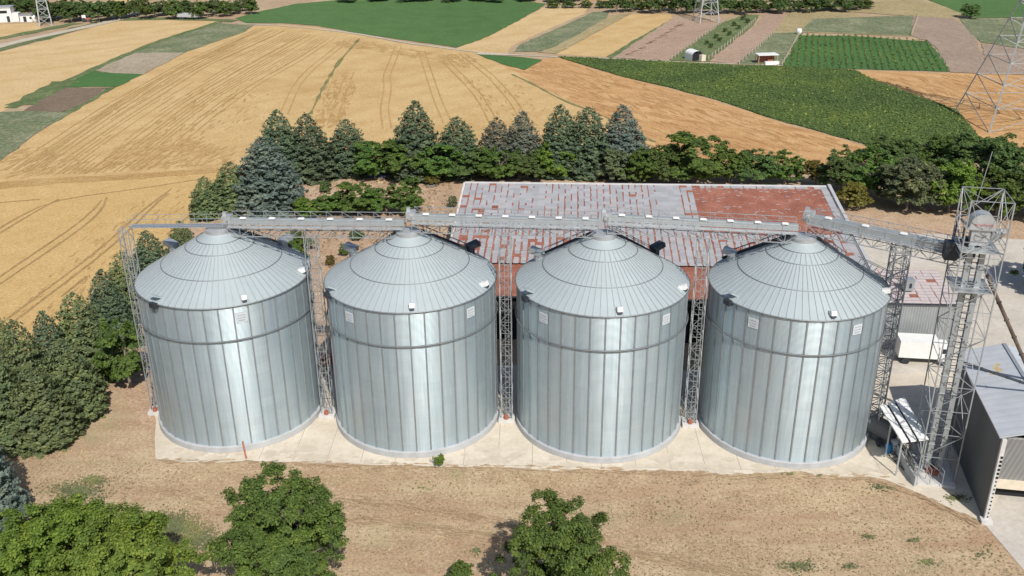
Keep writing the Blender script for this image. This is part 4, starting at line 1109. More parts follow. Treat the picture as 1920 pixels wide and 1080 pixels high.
# discharge conveyors rising behind the gaps
for i, lb in ((1, 'second and third'), (2, 'third and fourth')):
    q = S(i).lerp(S(i + 1), .5)
    t = thing('discharge_conveyor', 'low inclined truss conveyor at ground level between the %s silo' % lb, 'conveyor', q, math.atan2(SDY, SDX))
    b = MB(); p0, p1 = Vector((.3, -1.6, .7)), Vector((-1.5, 6.5, 1.2))
    for ox in (-.3, .3):
        for oz in (0, .6): b.bar(p0 + Vector((ox, 0, oz)), p1 + Vector((ox, 0, oz)), .07)
    for j in range(10):
        u = p0.lerp(p1, j / 10); w_ = p0.lerp(p1, (j + 1) / 10)
        b.bar(u + Vector((-.3, 0, 0)), u + Vector((.3, 0, 0)), .05); b.bar(u + Vector((-.3, 0, .6)), w_ + Vector((.3, 0, .6)), .05); b.bar(u + Vector((.3, 0, 0)), w_ + Vector((.3, 0, .6)), .05)
    b.build('truss', M['steel_lt'], t)
    b = MB()
    for u in (p0, p0.lerp(p1, .5), p1):
        for ox in (-.3, .3): b.bar((u.x + ox, u.y, 0), (u.x + ox, u.y, u.z), .06)
    b.build('legs', M['steel'], t)
# white fan beside the first gap
t = thing('aeration_fan', 'small white and black fan unit behind the foot of the leftmost gap', 'fan', g(773.5, 640)); b = MB()
b.tube([(-.5, 0, .7), (.3, 0, .7)], .55, 14); b.box((0, 0, .2), (.7, .7, .4)); b.build('housing', M['white'], t)
b = MB(); b.tube([(-.52, 0, .7), (-.6, 0, .7)], .42, 14); b.build('intake', M['dark'], t)

t = thing('red_seed_drill', 'red farm implement on the soil seen through the gap between first and second silo', 'farm implement', g(776, 618), .2)
b = MB(); b.box((0, 0, 1.1), (3.2, 1.3, .8)); b.box((0, 0, 1.65), (3.0, .9, .3)); b.bar((1.6, 0, .7), (3.0, 0, .5), .14); b.build('hopper', M['redpaint'], t)
for x_ in (-1.3, 1.3): b = MB(); b.tube([(x_ - .12, -.2, .55), (x_ + .12, -.2, .55)], .55, 14); b.build('wheel', M['dark'], t)
b = MB()
for i in range(9): b.bar((-1.4 + i * .35, .7, .9), (-1.4 + i * .35, 1.1, .1), .06)
b.build('coulters', M['redpaint'], t)
# ------------------------------------------------------------------ elevator tower
A, B, D = g(1355, 728), g(1390, 732), g(1344, 699)
ux = (B - A).normalized(); uy = Vector((-ux.y, ux.x, 0)); EW, ED = 3.3, 3.8; EH = 28.2
er = math.atan2(ux.y, ux.x)
t = thing('elevator_tower', 'tall bucket elevator in a square lattice tower right of the silos', 'elevator', A + ux * EW / 2 + uy * ED / 2, er)
b = MB(); c = [(-EW / 2, -ED / 2), (EW / 2, -ED / 2), (EW / 2, ED / 2), (-EW / 2, ED / 2)]
b.lattice([(p[0], p[1], .3) for p in c], [(p[0] * 1.02, p[1] * 1.02, EH) for p in c], 11, .10, .05)
b.build('frame', M['steel_lt'], t)
b = MB()
for p, qq in (((-1, -1), (1, 1)), ((1, -1), (-1, 1))): b.bar((p[0] * EW / 2, p[1] * ED / 2, EH - 4.6), (qq[0] * EW / 2, qq[1] * ED / 2, EH - 4.6), .07)
for e in range(4):
    a0 = Vector((*c[e], EH)); a1 = Vector((*c[(e + 1) % 4], EH)); m_ = (a0 + a1) / 2
    b.bar(a0, m_ - Vector((0, 0, 4.2)), .05); b.bar(a1, m_ - Vector((0, 0, 4.2)), .05)
    b.bar(a0, (0, 0, EH - .6), .05)
b.build('top_frame', M['steel_lt'], t)
b = MB()
for x in (-.62, .42):
    b.box((x, -.35, 13.0), (.46, .5, 24.6))
    for i in range(14): b.box((x, -.35, 1.6 + i * 1.85), (.58, .62, .07))
trk = b.build('elevator_trunk', M['conv'], t)
b = MB()
for i in range(42): b.box((-.1, -.55, 1.2 + i * .6), (.62, .05, .06))
b.bar((-.36, -.55, .8), (-.36, -.55, 25), .06); b.bar((.16, -.55, .8), (.16, -.55, 25), .06)
for i in range(16): b.tube([(-.1 + .45 * math.cos(u_ * math.pi / 6), -.6 - .5 * math.sin(u_ * math.pi / 6), 3 + i * 1.45) for u_ in range(7)], .035, 4)
b.build('caged_ladder', M['dark'], t)
b = MB(); b.box((-.1, -.4, .55), (1.25, .8, .7)); b.box((.1, -.95, .5), (.5, .35, .45)); b.build('boot', M['rust'], t)
# rounded head
b = MB(); prof = [(-1.05, 0)] + [(-1.0 * math.cos(i * math.pi / 10), .25 + .95 * math.sin(i * math.pi / 10)) for i in range(11)] + [(1.05, 0)]
vs = [(x - .1, -.85, 25.5 + z) for x, z in prof] + [(x - .1, .45, 25.5 + z) for x, z in prof]; n = len(prof)
b.add(vs, [tuple(range(n)), tuple(range(n, 2 * n))[::-1]] + [(i, n + i, n + (i + 1) % n, (i + 1) % n) for i in range(n)])
b.box((-.1, -.2, 25.4), (2.3, 1.45, .16)); b.box((-.1, -.2, 24.6), (1.5, .9, 1.6))
hd = b.build('head_hood', M['steel'], t)
b = MB()
for i in range(7): b.bar((-.75 + i * .22, -.875, 25.72), (-.75 + i * .22 + .13, -.875, 25.72 + .1 * (i % 2)), .015, .20)
b.build('faded_lettering', M['redtext'], hd)
for z_ in (23.5, 19.8):
    b = MB(); b.box((-.1, -.05, z_), (3.2, 3.4, .08)); b.build('platform', M['steel'], t)
for z in (23.5, 19.8):
    b = MB()
    for e in range(4):
        for zz in (.5, 1.0): b.bar(Vector((*c[e], z + zz)), Vector((*c[(e + 1) % 4], z + zz)), .045)
    b.build('handrail', M['steel_lt'], t)
b = MB(); b.box((1.0, -.1, 24.6), (.9, .7, .7)); b.tube([(1.2, -.1, 24.9), (1.9, -.1, 25.0)], .3, 10); b.build('drive_motor', M['steel_lt'], t)
b = MB(); b.tube([(-.8, .2, 24.0), (-1.6, .6, 22.9), (-2.0, .8, 22.2)], [.45, .42, .42], 10); b.box((-1.9, .8, 22.7), (1.1, 1.1, 1.6)); b.build('outlet_chute', M['dark'], t)
b = MB(); b.tube([(-1.2, -1.5, EH - .5), (-.75, -1.55, EH + 4.2)], .03, 6); b.build('lightning_rod', M['steel_lt'], t)
b = MB(); b.box((0, -.25, .16), (EW + .1, ED + .9, .34)); b.build('base_slab', M['blockc'], t)
# brown spouts leaving the tower
for lb, a0, a1, rad, mt in (('rust streaked brown pipe slanting down from the elevator to the right', g(1424, 527, 20.5), g(1461, 612, 12), .17, 'brownpipe'),
                            ('thin dark pipe crossing above the grey warehouse roof', g(1400, 612, 11.8), g(1462, 633, 10.9), .13, 'dark')):
    b = MB(); d_ = (a1 - a0); b.tube([a0, a0.lerp(a1, .5), a1, a1 + d_ * .35], rad, 8)
    for i in range(5): q = a0.lerp(a1, .1 + .2 * i); b.tube([q, q + d_ * .012], rad * 1.35, 8)
    tag(b.build('grain_spout', M[mt]), lb, 'pipe')
# left hand second frame: guyed outlet stand under the sloping conveyor
t = thing('outlet_stand', 'dark steel stand below the end of the sloping conveyor left of the elevator head', 'steel stand', (0, 0, 0))
b = MB(); s0 = g(1393, 488, 23.2); s1 = g(1404, 487, 23.2); s2 = g(1398, 470, 24.5)
for p_, q_ in ((g(1390, 497, 22.3), g(1396, 470, 25.0)), (g(1396, 470, 25.0), g(1412, 466, 25.0)), (g(1412, 466, 25.0), g(1408, 500, 22.3)), (g(1396, 470, 25.0), g(1406, 480, 23.7)), (g(1399, 499, 22.1), g(1402, 480, 24.0))): b.bar(p_, q_, .13)
b.build('frame', M['dark'], t)
b = MB(); b.box(g(1409, 496, 22.7), (1.0, .9, .8), er); b.box(g(1402, 506, 21.7), (1.6, 1.0, .5), er); b.build('chute', M['dark'], t)

# ------------------------------------------------------------------ intake pit, canopy, trailer and clutter
t = thing('intake_pit', 'grey concrete intake pit with rails before the elevator tower', 'pit', (0, 0, 0))
b = MB(); pa, pb, pc, pd = g(1353, 733), g(1346, 722), g(1336, 702), g(1340, 690)
wall_pts = [pa, pb, pc, pd]
for p_, q_ in zip(wall_pts[:-1], wall_pts[1:]):
    d_ = q_ - p_; b.box((p_ + q_) / 2 + Vector((0, 0, .55)), (d_.length + .2, .22, 1.1), math.atan2(d_.y, d_.x))
b.box((g(1362, 712) + Vector((0, 0, .25))), (2.2, 3.6, .5), er); b.build('pit_wall', M['foundation'], t)
b = MB()
for ox in (0, 1.1, 2.2):
    for p_, q_ in zip(wall_pts[:-1], wall_pts[1:]):
        o_ = ux * (ox + .15)
        for zz in (1.4, 2.0): b.bar(p_ + o_ + Vector((0, 0, zz)), q_ + o_ + Vector((0, 0, zz)), .05)
        for f_ in (0, .5): b.bar(p_.lerp(q_, f_) + o_ + Vector((0, 0, .4)), p_.lerp(q_, f_) + o_ + Vector((0, 0, 2.0)), .05)
b.build('railing', M['steel_lt'], t)
t = thing('intake_canopy', 'white sheet canopy with two dark gaps between the rightmost silo and the elevator', 'canopy', (0, 0, 0))
z = 4.0
qa, qb, qc, qd = g(1319, 654, z), g(1343, 646, z), g(1367, 687, z), g(1341, 690, z)
b = MB()
for f0, f1, e0_, e1_ in ((0, .24, 0, 0), (.33, .56, .0, .0), (.64, 1.0, .0, 0)):
    p0, p1 = qa.lerp(qb, f0), qa.lerp(qb, f1); p2, p3 = qd.lerp(qc, f1), qd.lerp(qc, f0)
    th = Vector((0, 0, -.12))
    b.add([p0, p1, p2, p3, p0 + th, p1 + th, p2 + th, p3 + th], [(0, 3, 2, 1), (4, 5, 6, 7), (0, 1, 5, 4), (1, 2, 6, 5), (2, 3, 7, 6), (3, 0, 4, 7)])
    for j in range(9):
        u0, u1 = p0.lerp(p3, (j + .5) / 9), p1.lerp(p2, (j + .5) / 9); b.bar(u0 + Vector((0, 0, .03)), u1 + Vector((0, 0, .03)), .05, .04)
b.build('roof_sheet', M['white'], t)
b = MB()
for p_ in (qa, qb, qc, qd, qa.lerp(qd, .5), qb.lerp(qc, .5)):
    p_ = p_.lerp((qa + qc) / 2, .06); b = MB(); b.bar((p_.x, p_.y, 0), (p_.x, p_.y, z - .12), .12); b.build('post', M['steel'], t)
b = MB(); m0, m1 = qa.lerp(qb, .285), qd.lerp(qc, .285); b.bar(m0 - Vector((0, 0, .3)), m1 - Vector((0, 0, .3)), .5, .1)
m0, m1 = qa.lerp(qb, .60), qd.lerp(qc, .60); b.bar(m0 - Vector((0, 0, .3)), m1 - Vector((0, 0, .3)), .5, .1); b.build('gap_shade_strip', M['dark'], t)  # dark strips under the roof gaps stand in for the shade there
t = thing('farm_machine', 'dark grey machine with rounded drum parked beside the rightmost silo foot', 'machine', g(1321, 692))
b = MB(); b.tube([(-.6, 1.6, 1.5), (.9, -.4, 1.4)], 1.0, 16); b.box((.3, .4, .55), (2.2, 1.3, .6), -.9); b.build('drum', M['whwall'], t)
b = MB()
for x_, y_ in ((-.5, -.3), (.9, -.9), (1.3, .8)): b.tube([(x_ - .12, y_, .42), (x_ + .12, y_, .42)], .42, 14)
b.build('wheels', M['dark'], t)
b = MB(); b.bar((.9, -.9, .8), (1.6, -1.9, .4), .14); b.bar((.2, -1.0, .9), (1.6, -1.9, .4), .12); b.build('drawbar', M['dark'], t)
t = thing('plastic_barrel', 'bright blue plastic barrel beside the white sacks', 'barrel', g(1327, 700)); b = MB()
b.lathe([(.0, 0), (.30, 0), (.36, .15), (.37, .6), (.36, .85), (.28, 1.0), (0, 1.0)], 18); b.build('drum', M['blue'], t, True)
b = MB(); b.tube([(.1, .1, .99), (.1, .1, 1.05)], .06, 8); b.build('cap', M['dark'], t)
t = thing('stacked_sacks', 'pile of white sacks between the blue barrel and the intake pit', 'sacks', g(1334, 697)); b = MB()
for i in range(8): b.box((rng.uniform(-.12, .12), .55 * (i % 3) - .3, .2 + .32 * (i // 3)), (1.0, .52, .3), rng.uniform(-.2, .2))
sk = b.build('sacks', M['white'], t); mod = sk.modifiers.new('bevel', 'BEVEL'); mod.width = .1; mod.segments = 2
t = thing('metal_ladder', 'short ladder rails lying on the pad beside the intake pit', 'ladder', (0, 0, 3 * LZ)); b = MB()
l0, l1 = g(1328, 704), g(1345, 720); l2, l3 = l0 + Vector((.7, .3, 0)), l1 + Vector((.7, .3, 0))
b.bar(l0 + Vector((0, 0, .06)), l1 + Vector((0, 0, .06)), .07); b.bar(l2 + Vector((0, 0, .06)), l3 + Vector((0, 0, .06)), .07)
for i in range(7): b.bar(l0.lerp(l1, i / 6) + Vector((0, 0, .07)), l2.lerp(l3, i / 6) + Vector((0, 0, .07)), .05)
b.build('rungs', M['dark'], t)

# ------------------------------------------------------------------ warehouse at the right
W0 = g(1420, 766); E0 = g(1437.5, 681, 8.7); E1 = g(1397, 603, 8.7)
wd = Vector((E1.x - W0.x, E1.y - W0.y, 0)); WL = wd.length; wy = wd.normalized(); wx = Vector((wy.y, -wy.x, 0)); WZ = 8.7; HW = 4.0; RZ = 9.9
def wp(x, y, z=0): return W0 + wx * x + wy * y + Vector((0, 0, z))
t = thing('warehouse', 'grey sheet metal warehouse with shallow gable roof at the right edge', 'warehouse', W0, math.atan2(wx.y, wx.x))
def wl_(x, y, z): return Vector((x, y, z))
b = MB(); b.box((.1, WL / 2, WZ / 2), (.2, WL, WZ)); b.box((2 * HW - .1, WL / 2, WZ / 2), (.2, WL, WZ))
b.add([(0.2, WL - .2, 0), (2 * HW - .2, WL - .2, 0), (2 * HW - .2, WL - .2, WZ), (HW, WL - .2, RZ - .1), (0.2, WL - .2, WZ)], [(0, 1, 2, 3, 4)])
b.build('side_wall', M['whwall'], t)
b = MB(); ov = .12
for sgn in (0, 1):
    x0, x1 = (-.25, HW) if sgn == 0 else (HW, 2 * HW + .25)
    z0, z1 = (WZ - .02, RZ) if sgn == 0 else (RZ, WZ - .02)
    vs = [(x0, -.1, z0), (x1, -.1, z1), (x1, WL + .2, z1), (x0, WL + .2, z0)]
    vs += [(x, y, z_ + ov) for x, y, z_ in vs]
    b.add(vs, [(0, 3, 2, 1), (4, 5, 6, 7), (0, 1, 5, 4), (1, 2, 6, 5), (2, 3, 7, 6), (3, 0, 4, 7)])
rf = b.build('roof', M['whroof'], t)
b = MB(); b.bar((HW, -.1, RZ + .15), (HW, WL + .2, RZ + .15), .35, .06); b.build('ridge_cap', M['steel_lt'], rf)
FY = 3.6   # the front is set back between the side walls
b = MB(); b.add([(.2, .35, WZ - .25), (2 * HW - .2, .35, WZ - .25), (2 * HW - .2, FY, 2.15), (.2, FY, 2.15), (.2, .35, WZ - .05), (2 * HW - .2, .35, WZ - .05), (2 * HW - .2, FY + .1, 2.35), (.2, FY + .1, 2.35)],
      [(0, 1, 2, 3), (4, 7, 6, 5), (0, 4, 5, 1), (3, 2, 6, 7)]); b.build('front_sheet', M['corr2'], t)
b = MB(); b.box((HW, FY - .02, 1.65), (2 * HW - .4, .12, 1.0)); b.build('lintel', M['cream'], t)
b = MB(); b.box((HW, FY + .6, .6), (2 * HW - .4, .1, 1.15)); b.build('opening_shade_panel', M['black'], t)  # black panel painted in for the shade behind the opening
b = MB(); b.box((.14, -.16, WZ / 2), (.36, .3, WZ - .05))
for i in range(16):
    hh = .34 if i > 9 else .2
    b.box((.20, -.32, .6 + i * .42), (.2 if i > 9 else .12, .03, hh * .7), 0, 1)
b.build('corner_column', [M['blockc'], M['black']], t)
b = MB(); b.box((.14, -.35, .18), (.95, .8, .36)); b.build('column_footing', M['blockc'], t)
b = MB()
for i in range(5):
    q = Vector((2.2 + rng.uniform(-.5, .8), 10 + i * .5, 0)); r_ = rng.uniform(.25, .5)
    zq = WZ - .02 + (RZ - WZ + .02) * (q.x + .25) / (HW + .25) + ov + .012
    b.add([(q.x + r_ * math.cos(a_) * rng.uniform(.7, 1.2), q.y + .7 * r_ * math.sin(a_), zq + (RZ - WZ) / HW * r_ * math.cos(a_)) for a_ in [j * math.pi / 5 for j in range(10)]], [tuple(range(10))])
b.build('ochre_stain', simple('ochre_stain', (.52, .40, .20), .8, 0, .2), rf)

# ------------------------------------------------------------------ tiled shed behind the silos
SHD = -.066; SC = Vector((18, 115, 0)); SRM = Matrix.Rotation(-math.atan(SHD), 3, 'Z')
def sloc(px, py, z): return SRM @ (g(px, py, z) - Vector((SC.x, SC.y, 0)))
zR_, zE, zF = 10.3, 7.3, 6.2
xL, xR = sloc(912, 437, zR_).x, sloc(1259, 441, zR_).x
yR, yE, yF = sloc(1085, 438.5, zR_).y, sloc(1127, 517.5, zE).y, sloc(1140, 551, zF).y
t = thing('tiled_shed', 'long shed with patched red and grey tiled roof behind the silos', 'shed', SC, math.atan(SHD))
def shed_pt(x, y, z): return Vector((x, y, z))
xR2 = xR + 1.2; x0_ = xL + .3
def rpt(x, v, up=0): return (x, yR + (yE - yR) * v, zR_ + (zE - zR_) * v + up)
b = MB(); b.add([rpt(x0_, 0), rpt(x0_, 1), rpt(xR2, 1), rpt(xR2, 0)], [(0, 1, 2, 3)]); b.build('roof', M['tile'], t)
roof = t.children[-1]
b = MB(); RW = xR2 - x0_; RL = abs(yE - yR); PX, PY = .93, .80; nx, ny = int(RW / PX), int(RL / PY); pr = random.Random(21)
PX, PY = RW / nx, 1.0 / ny
def sheet_patch(xa_, xb_, va, vb, up=.03):
    up += pr.uniform(0, .02); vs = [rpt(xa_, va, up), rpt(xa_, vb, up + .01), rpt(xb_, vb, up + .01), rpt(xb_, va, up)]
    lo_ = [rpt(xa_, va, .0), rpt(xa_, vb, .0), rpt(xb_, vb, .0), rpt(xb_, va, .0)]
    b.add(vs + lo_, [(0, 1, 2, 3), (1, 5, 6, 2), (0, 4, 5, 1), (2, 6, 7, 3), (3, 7, 4, 0)])
for j in range(ny):
    v_ = (j + .5) / ny
    for i in range(nx):
        u = (i + .5) / nx; wob = .03 * math.sin(j * 1.7)
        miss, gv, gh, g0 = .02, .72, .60, .17
        if .54 < u < .602 and v_ < .62: miss, gv, gh = 0, 0, 0
        elif .602 <= u < .632 and v_ < .62: miss, gv, gh = .10, .8, .3
        elif u >= .632 and v_ < .62 and u < .975:
            if j == 0: miss, gv, gh = .2, .6, .3
            else:
                for q in range(2):
                    if pr.random() < (.5 if j < 3 else .16):
                        xx = x0_ + (i + pr.random() * .6) * PX; vv = (j + pr.random() * .7) * PY; sheet_patch(xx, xx + pr.uniform(.2, .7), vv, vv + .10 * PY)
                continue
        elif u > .975: miss, gv, gh = 0, .1, .2
        elif v_ < .62:
            if u < .07: miss, gv, gh = .16, .7, .7
            elif u < .17: miss, gv, gh = .06, .55, .45
            elif u < .25: miss, gv, gh = .01, .35, .35
            g0 = .17
        else:
            if u < .30: miss, gv, gh, g0 = .10, .95, .85, .26
            elif u < .60: miss, gv, gh, g0 = .03, .95, .35, .20
            else: miss, gv, gh, g0 = .07, .95, .65, .22
        if pr.random() < miss: continue
        la = g0 * pr.uniform(.6, 1.5) if pr.random() < gv else -.01
        lb = g0 * pr.uniform(.5, 1.2) if pr.random() < gh else -.005
        sheet_patch(x0_ + i * PX + la, x0_ + (i + 1) * PX + .005, j * PY + lb * PY, (j + 1) * PY + .004)
b.build('sheet_patches', M['patch'], roof)
roof = t.children[-1]
b = MB(); b.add([(xL + .3, yR, zR_), (xR2, yR, zR_), (xR2, yR + 9, 4.5), (xL + .3, yR + 9, 4.5)], [(0, 1, 2, 3)]); b.build('back_roof', M['tile'], t)
b = MB(); b.bar((xL + .3, yR, zR_ + .06), (xR2, yR, zR_ + .06), .4, .12); b.build('ridge_tiles', M['blockc'], roof)
b = MB(); b.bar((xL + .25, yR, zR_ + .03), (xL + .25, yE, zE + .03), .3, .1); b.build('verge', M['blockc'], roof)
b = MB()
gx = xR2 + .35
b.bar((gx, yR, zR_ + .25), (gx, yE - 1, zE + .15), .45, .3); b.bar((gx - .1, yR, zR_ - .6), (gx - .1, yE - 1, zE - .6), .3, .15); b.build('gable_beam', M['foundation'], t)
# lower lean-to roof in plain red tile, running on to the right as pinkish tile
xa, xb = sloc(893, 545, zF).x, sloc(1402, 562, zF).x
b = MB(); NX = 60; vs, fs, red = [], [], []
for j in range(9):
    v_ = j / 8; y = yE + .25 + (yF - yE - .25) * v_; z = zE - .25 + (zF - zE + .25) * v_
    for i in range(NX + 1): vs.append((xa + (xb - xa) * i / NX, y, z))
for j in range(8):
    for i in range(NX):
        fs.append((j * (NX + 1) + i, (j + 1) * (NX + 1) + i, (j + 1) * (NX + 1) + i + 1, j * (NX + 1) + i + 1))
        u = (i + .5) / NX; red.append(1.5 if u < .80 else (.30 if j in (2, 3, 5, 6) else .0))
b.add(vs, fs); b.build('lower_roof', M['tile'], t)
b = MB(); b.bar((xa, yF - .05, zF - .05), (xb, yF - .05, zF - .05), .12, .2); b.build('eave_beam', M['dark'], t)
b = MB(); xw = sloc(1326, 556, zF).x; b.box(((xw + xb) / 2, yF + .3, zF / 2), (xb - xw - .4, .2, zF - .25)); b.build('front_wall', M['corr'], t)
b = MB()
b.box(((xa + xw) / 2, yF + .75, zF / 2 - .05), (xw - xa, .2, zF - .15)); b.build('front_shade_panel', M['black'], t)  # black panel stands in for shade inside the open lean-to
for i in range(6):
    b = MB(); b.box((xa + .3 + i * (xw - xa - .5) / 5, yF + .3, zF / 2 - .1), (.28, .28, zF - .2)); b.build('front_post', M['steel'], t)
pk = MB(); xc_ = sloc(1318, 556, zF).x
for j in range(11):
    for i in range(9):
        if rng.random() < .93: v_ = (j + .15) / 11; w2 = (xb - xc_) / 9; yy = yE + .25 + (yF - yE - .25) * v_; zz = zE - .25 + (zF - zE + .25) * v_; dy_ = (yF - yE - .25) / 11 * .93; dz_ = (zF - zE + .25) / 11 * .93; x1_ = xc_ + i * w2 + rng.uniform(.0, .12); pk.add([(x1_, yy, zz + .03), (x1_, yy + dy_, zz + dz_ + .03), (x1_ + w2 * .96, yy + dy_, zz + dz_ + .03), (x1_ + w2 * .96, yy, zz + .03)], [(0, 1, 2, 3)])
pk.build('pale_tile_rows', M['pinktile'], t)
b = MB(); b.box(((xL + xR2) / 2, yR + 4.5, 2.2), (xR2 - xL - 1, 8, 4.4)); b.box((xR2 - .4, (yR + yE) / 2, 2.5), (.2, yR - yE, 5)); b.box((xL + .6, (yR + yE) / 2, 2.5), (.2, yR - yE, 5)); b.build('back_walls', M['plaster'], t)
# water tank box on the lower roof
t = thing('roof_tank', 'small grey metal tank box standing on the pinkish lower roof beside the ladder tower', 'tank', g(1346, 541, 6.7)); b = MB()
b.box((0, 0, .7), (1.1, 1.0, 1.3)); b.box((0, 0, 1.4), (1.2, 1.1, .1)); b.build('box', M['conv'], t); b = MB(); b.box((.1, -.52, .7), (.3, .04, .6)); b.build('hatch', M['dark'], t)

# white lorry in front of the corrugated wall
q0, q1 = g(1336, 614), g(1389, 617); d_ = q1 - q0
t = thing('box_lorry', 'white box lorry parked along the corrugated wall of the shed', 'lorry', (q0 + q1) / 2 + Vector((.1, 1.2, 0)), math.atan2(d_.y, d_.x))
L_ = d_.length; b = MB(); b.box((-.75, 0, 1.95), (L_ - 1.7, 2.3, 2.1)); b.build('cargo_box', M['white'], t)
b = MB(); hx = L_ / 2 - 1.5
b.add([(hx, -1.1, .6), (L_ / 2, -1.1, .6), (L_ / 2, -1.1, 1.5), (L_ / 2 - .35, -1.1, 2.4), (hx, -1.1, 2.4), (hx, 1.1, .6), (L_ / 2, 1.1, .6), (L_ / 2, 1.1, 1.5), (L_ / 2 - .35, 1.1, 2.4), (hx, 1.1, 2.4)],
      [(0, 1, 2, 3, 4), (9, 8, 7, 6, 5), (0, 5, 6, 1), (1, 6, 7, 2), (3, 8, 9, 4), (2, 7, 8, 3)]); cb = b.build('cab', M['white'], t)
b = MB(); b.box((L_ / 2 - .16, 0, 1.95), (.04, 1.9, .85), 0, 0, Matrix.Rotation(R(-21), 3, 'Y')); b.box((hx + .65, -1.11, 1.95), (.7, .03, .6)); b.build('windows', M['glass'], cb)
for x_ in (-L_ / 2 + 1.0, L_ / 2 - .9):
    for y_ in (-.95, .95):
        b = MB(); b.tube([(x_, y_ - .14, .45), (x_, y_ + .14, .45)], .45, 16); b.build('wheel', M['dark'], t)
b = MB(); b.box((0, 0, .75), (L_ - .6, 1.0, .25)); b.build('chassis', M['dark'], t)

# ------------------------------------------------------------------ pylons
def pylon(label, foot, w, h, rz, arms=True, top_w=1.6, n=9, leg=.22):
    t = thing('power_pylon', label, 'pylon', foot, rz, 'lattice power pylons')
    b = MB(); c = [(-1, -1), (1, -1), (1, 1), (-1, 1)]
    waist = h * .68
    def lev(z):
        s_ = w / 2 + (top_w / 2 - w / 2) * min(1, z / waist); return [Vector((p[0] * s_, p[1] * s_, z)) for p in c]
    zs = [waist * (1 - (1 - i / n) ** 1.25) for i in range(n + 1)]
    for z0, z1 in zip(zs[:-1], zs[1:]):
        A_, B_ = lev(z0), lev(z1); b.lattice(A_, B_, 1, leg, leg * .5)
        for e in range(4):
            m_ = (A_[e] + B_[(e + 1) % 4]) / 2
            b.bar(A_[e] if e % 2 else A_[(e + 1) % 4], B_[(e + 1) % 4] if e % 2 else B_[e], leg * .45)
    b.build('lattice_body', M['steel'], t)
    b = MB(); A_ = lev(waist); B_ = [Vector((p[0] * .35, p[1] * .35, h)) for p in c]; b.lattice(A_, B_, 8, leg * .7, leg * .35); b.build('mast', M['steel'], t)
    if arms:
        for i, (zf, l) in enumerate(((.70, 6.5), (.80, 5.2), (.90, 4.0))):
            for sgn in (-1, 1):
                b = MB(); z = h * zf; tip = Vector((sgn * l, 0, z + .2))
                for y in (-.6, .6): b.bar((sgn * .5, y, z), tip, .14); b.bar((sgn * .5, y, z + 1.4), tip, .12)
                for j in range(4):
                    f_ = j / 4; b.bar(Vector((sgn * .5, -.6, z)).lerp(tip, f_), Vector((sgn * .5, .6, z)).lerp(tip, f_), .07); b.bar(Vector((sgn * .5, -.6, z)).lerp(tip, f_), Vector((sgn * .5, -.6, z + 1.4)).lerp(tip, f_ + .2), .07)
                arm = b.build('cross_arm', M['steel'], t)
                b = MB(); b.tube([tip, tip - Vector((0, 0, 1.6))], .12, 6); b.build('insulator', M['glass'], arm)
    return t
pf, pl_ = g(1430, 388), g(1395, 368)
dv = pl_ - pf; pw = dv.length * .72
pc_ = (pf + pl_) / 2 + Vector((abs(dv.y), abs(dv.x), 0)) * .36
rz_ = math.atan2(dv.y, dv.x)
pylon('tall steel lattice power pylon at the right edge above the dark trees', pc_ + Vector((1.5, 0, 0)), dv.length * .98, 46, rz_, n=8, leg=.25)
a_, b_ = g(1138, 281), g(1163, 281)
pylon('far lattice pylon standing in the middle plots behind the golden strip', (a_ + b_) / 2 + Vector((0, 3, 0)), (b_ - a_).length * .8, 38, .2, leg=.3)
a_, b_ = g(500, 283), g(510, 283)
pylon('far pale lattice pylon beside the track in the upper left', (a_ + b_) / 2, 4.2, 32, .4, leg=.32)

# ------------------------------------------------------------------ small far things
t = thing('white_house', 'small white house with flat roof at the far upper left', 'house', g(467, 279), .2)
b = MB(); b.box((0, 0, 2.6), (5.2, 5, 5.2)); b.box((3.6, 0, 1.5), (2.4, 4, 3.0)); b.build('wall', M['plaster'], t)
b = MB(); b.box((0, 0, 5.35), (5.7, 5.5, .3)); b.build('roof', M['steel'], t)
b = MB(); b.box((-.5, -2.52, 3.7), (3.6, .06, 1.0)); b.build('window', M['glass'], t)
b = MB(); b.box((1.3, -2.52, 1.1), (1.0, .06, 2.1)); b.build('door', M['dark'], t)
t = thing('white_shed', 'low white outbuilding between the small house and the far left pylon', 'shed', g(489, 279), .1)
b = MB(); b.box((0, 0, 1.2), (5.5, 3, 2.4)); b.build('wall', M['plaster'], t); b = MB(); b.box((0, 0, 2.5), (6, 3.5, .2)); b.build('roof', M['conv'], t); b = MB(); b.box((-1, -1.52, 1.0), (1.1, .05, 1.9)); b.build('door', M['dark'], t); b = MB(); b.box((1.2, -1.52, 1.4), (1, .05, .8)); b.build('window', M['dark'], t)
t = thing('storage_tank', 'round white tank beside the low white outbuilding', 'tank', g(495, 280)); b = MB(); b.lathe([(0, 0), (1.1, 0), (1.1, 2.2), (.6, 2.7), (0, 2.7)], 16); b.build('tank_body', M['white'], t, True); b = MB(); b.tube([(0, 0, 2.7), (0, 0, 3)], .25, 8); b.build('lid', M['conv'], t)
t = thing('parked_tractor', 'small reddish tractor by the far grove at the upper left', 'tractor', g(545, 279.5), .3)
b = MB(); b.box((.5, 0, 1.0), (2.0, .9, .8)); b.build('bonnet', M['rust'], t); b = MB(); b.box((-.8, 0, 1.7), (1.3, 1.3, 1.5)); b.build('cab', M['white'], t)
for x_, r_ in ((-.9, .8), (1.1, .5)):
    for y_ in (-.8, .8): b = MB(); b.tube([(x_, y_ - .15, r_), (x_, y_ + .15, r_)], r_, 14); b.build('wheel', M['dark'], t)
t = thing('hay_trailer', 'flat grey trailer on the far end of the upper left wheat field', 'trailer', g(645, 277), -.1)
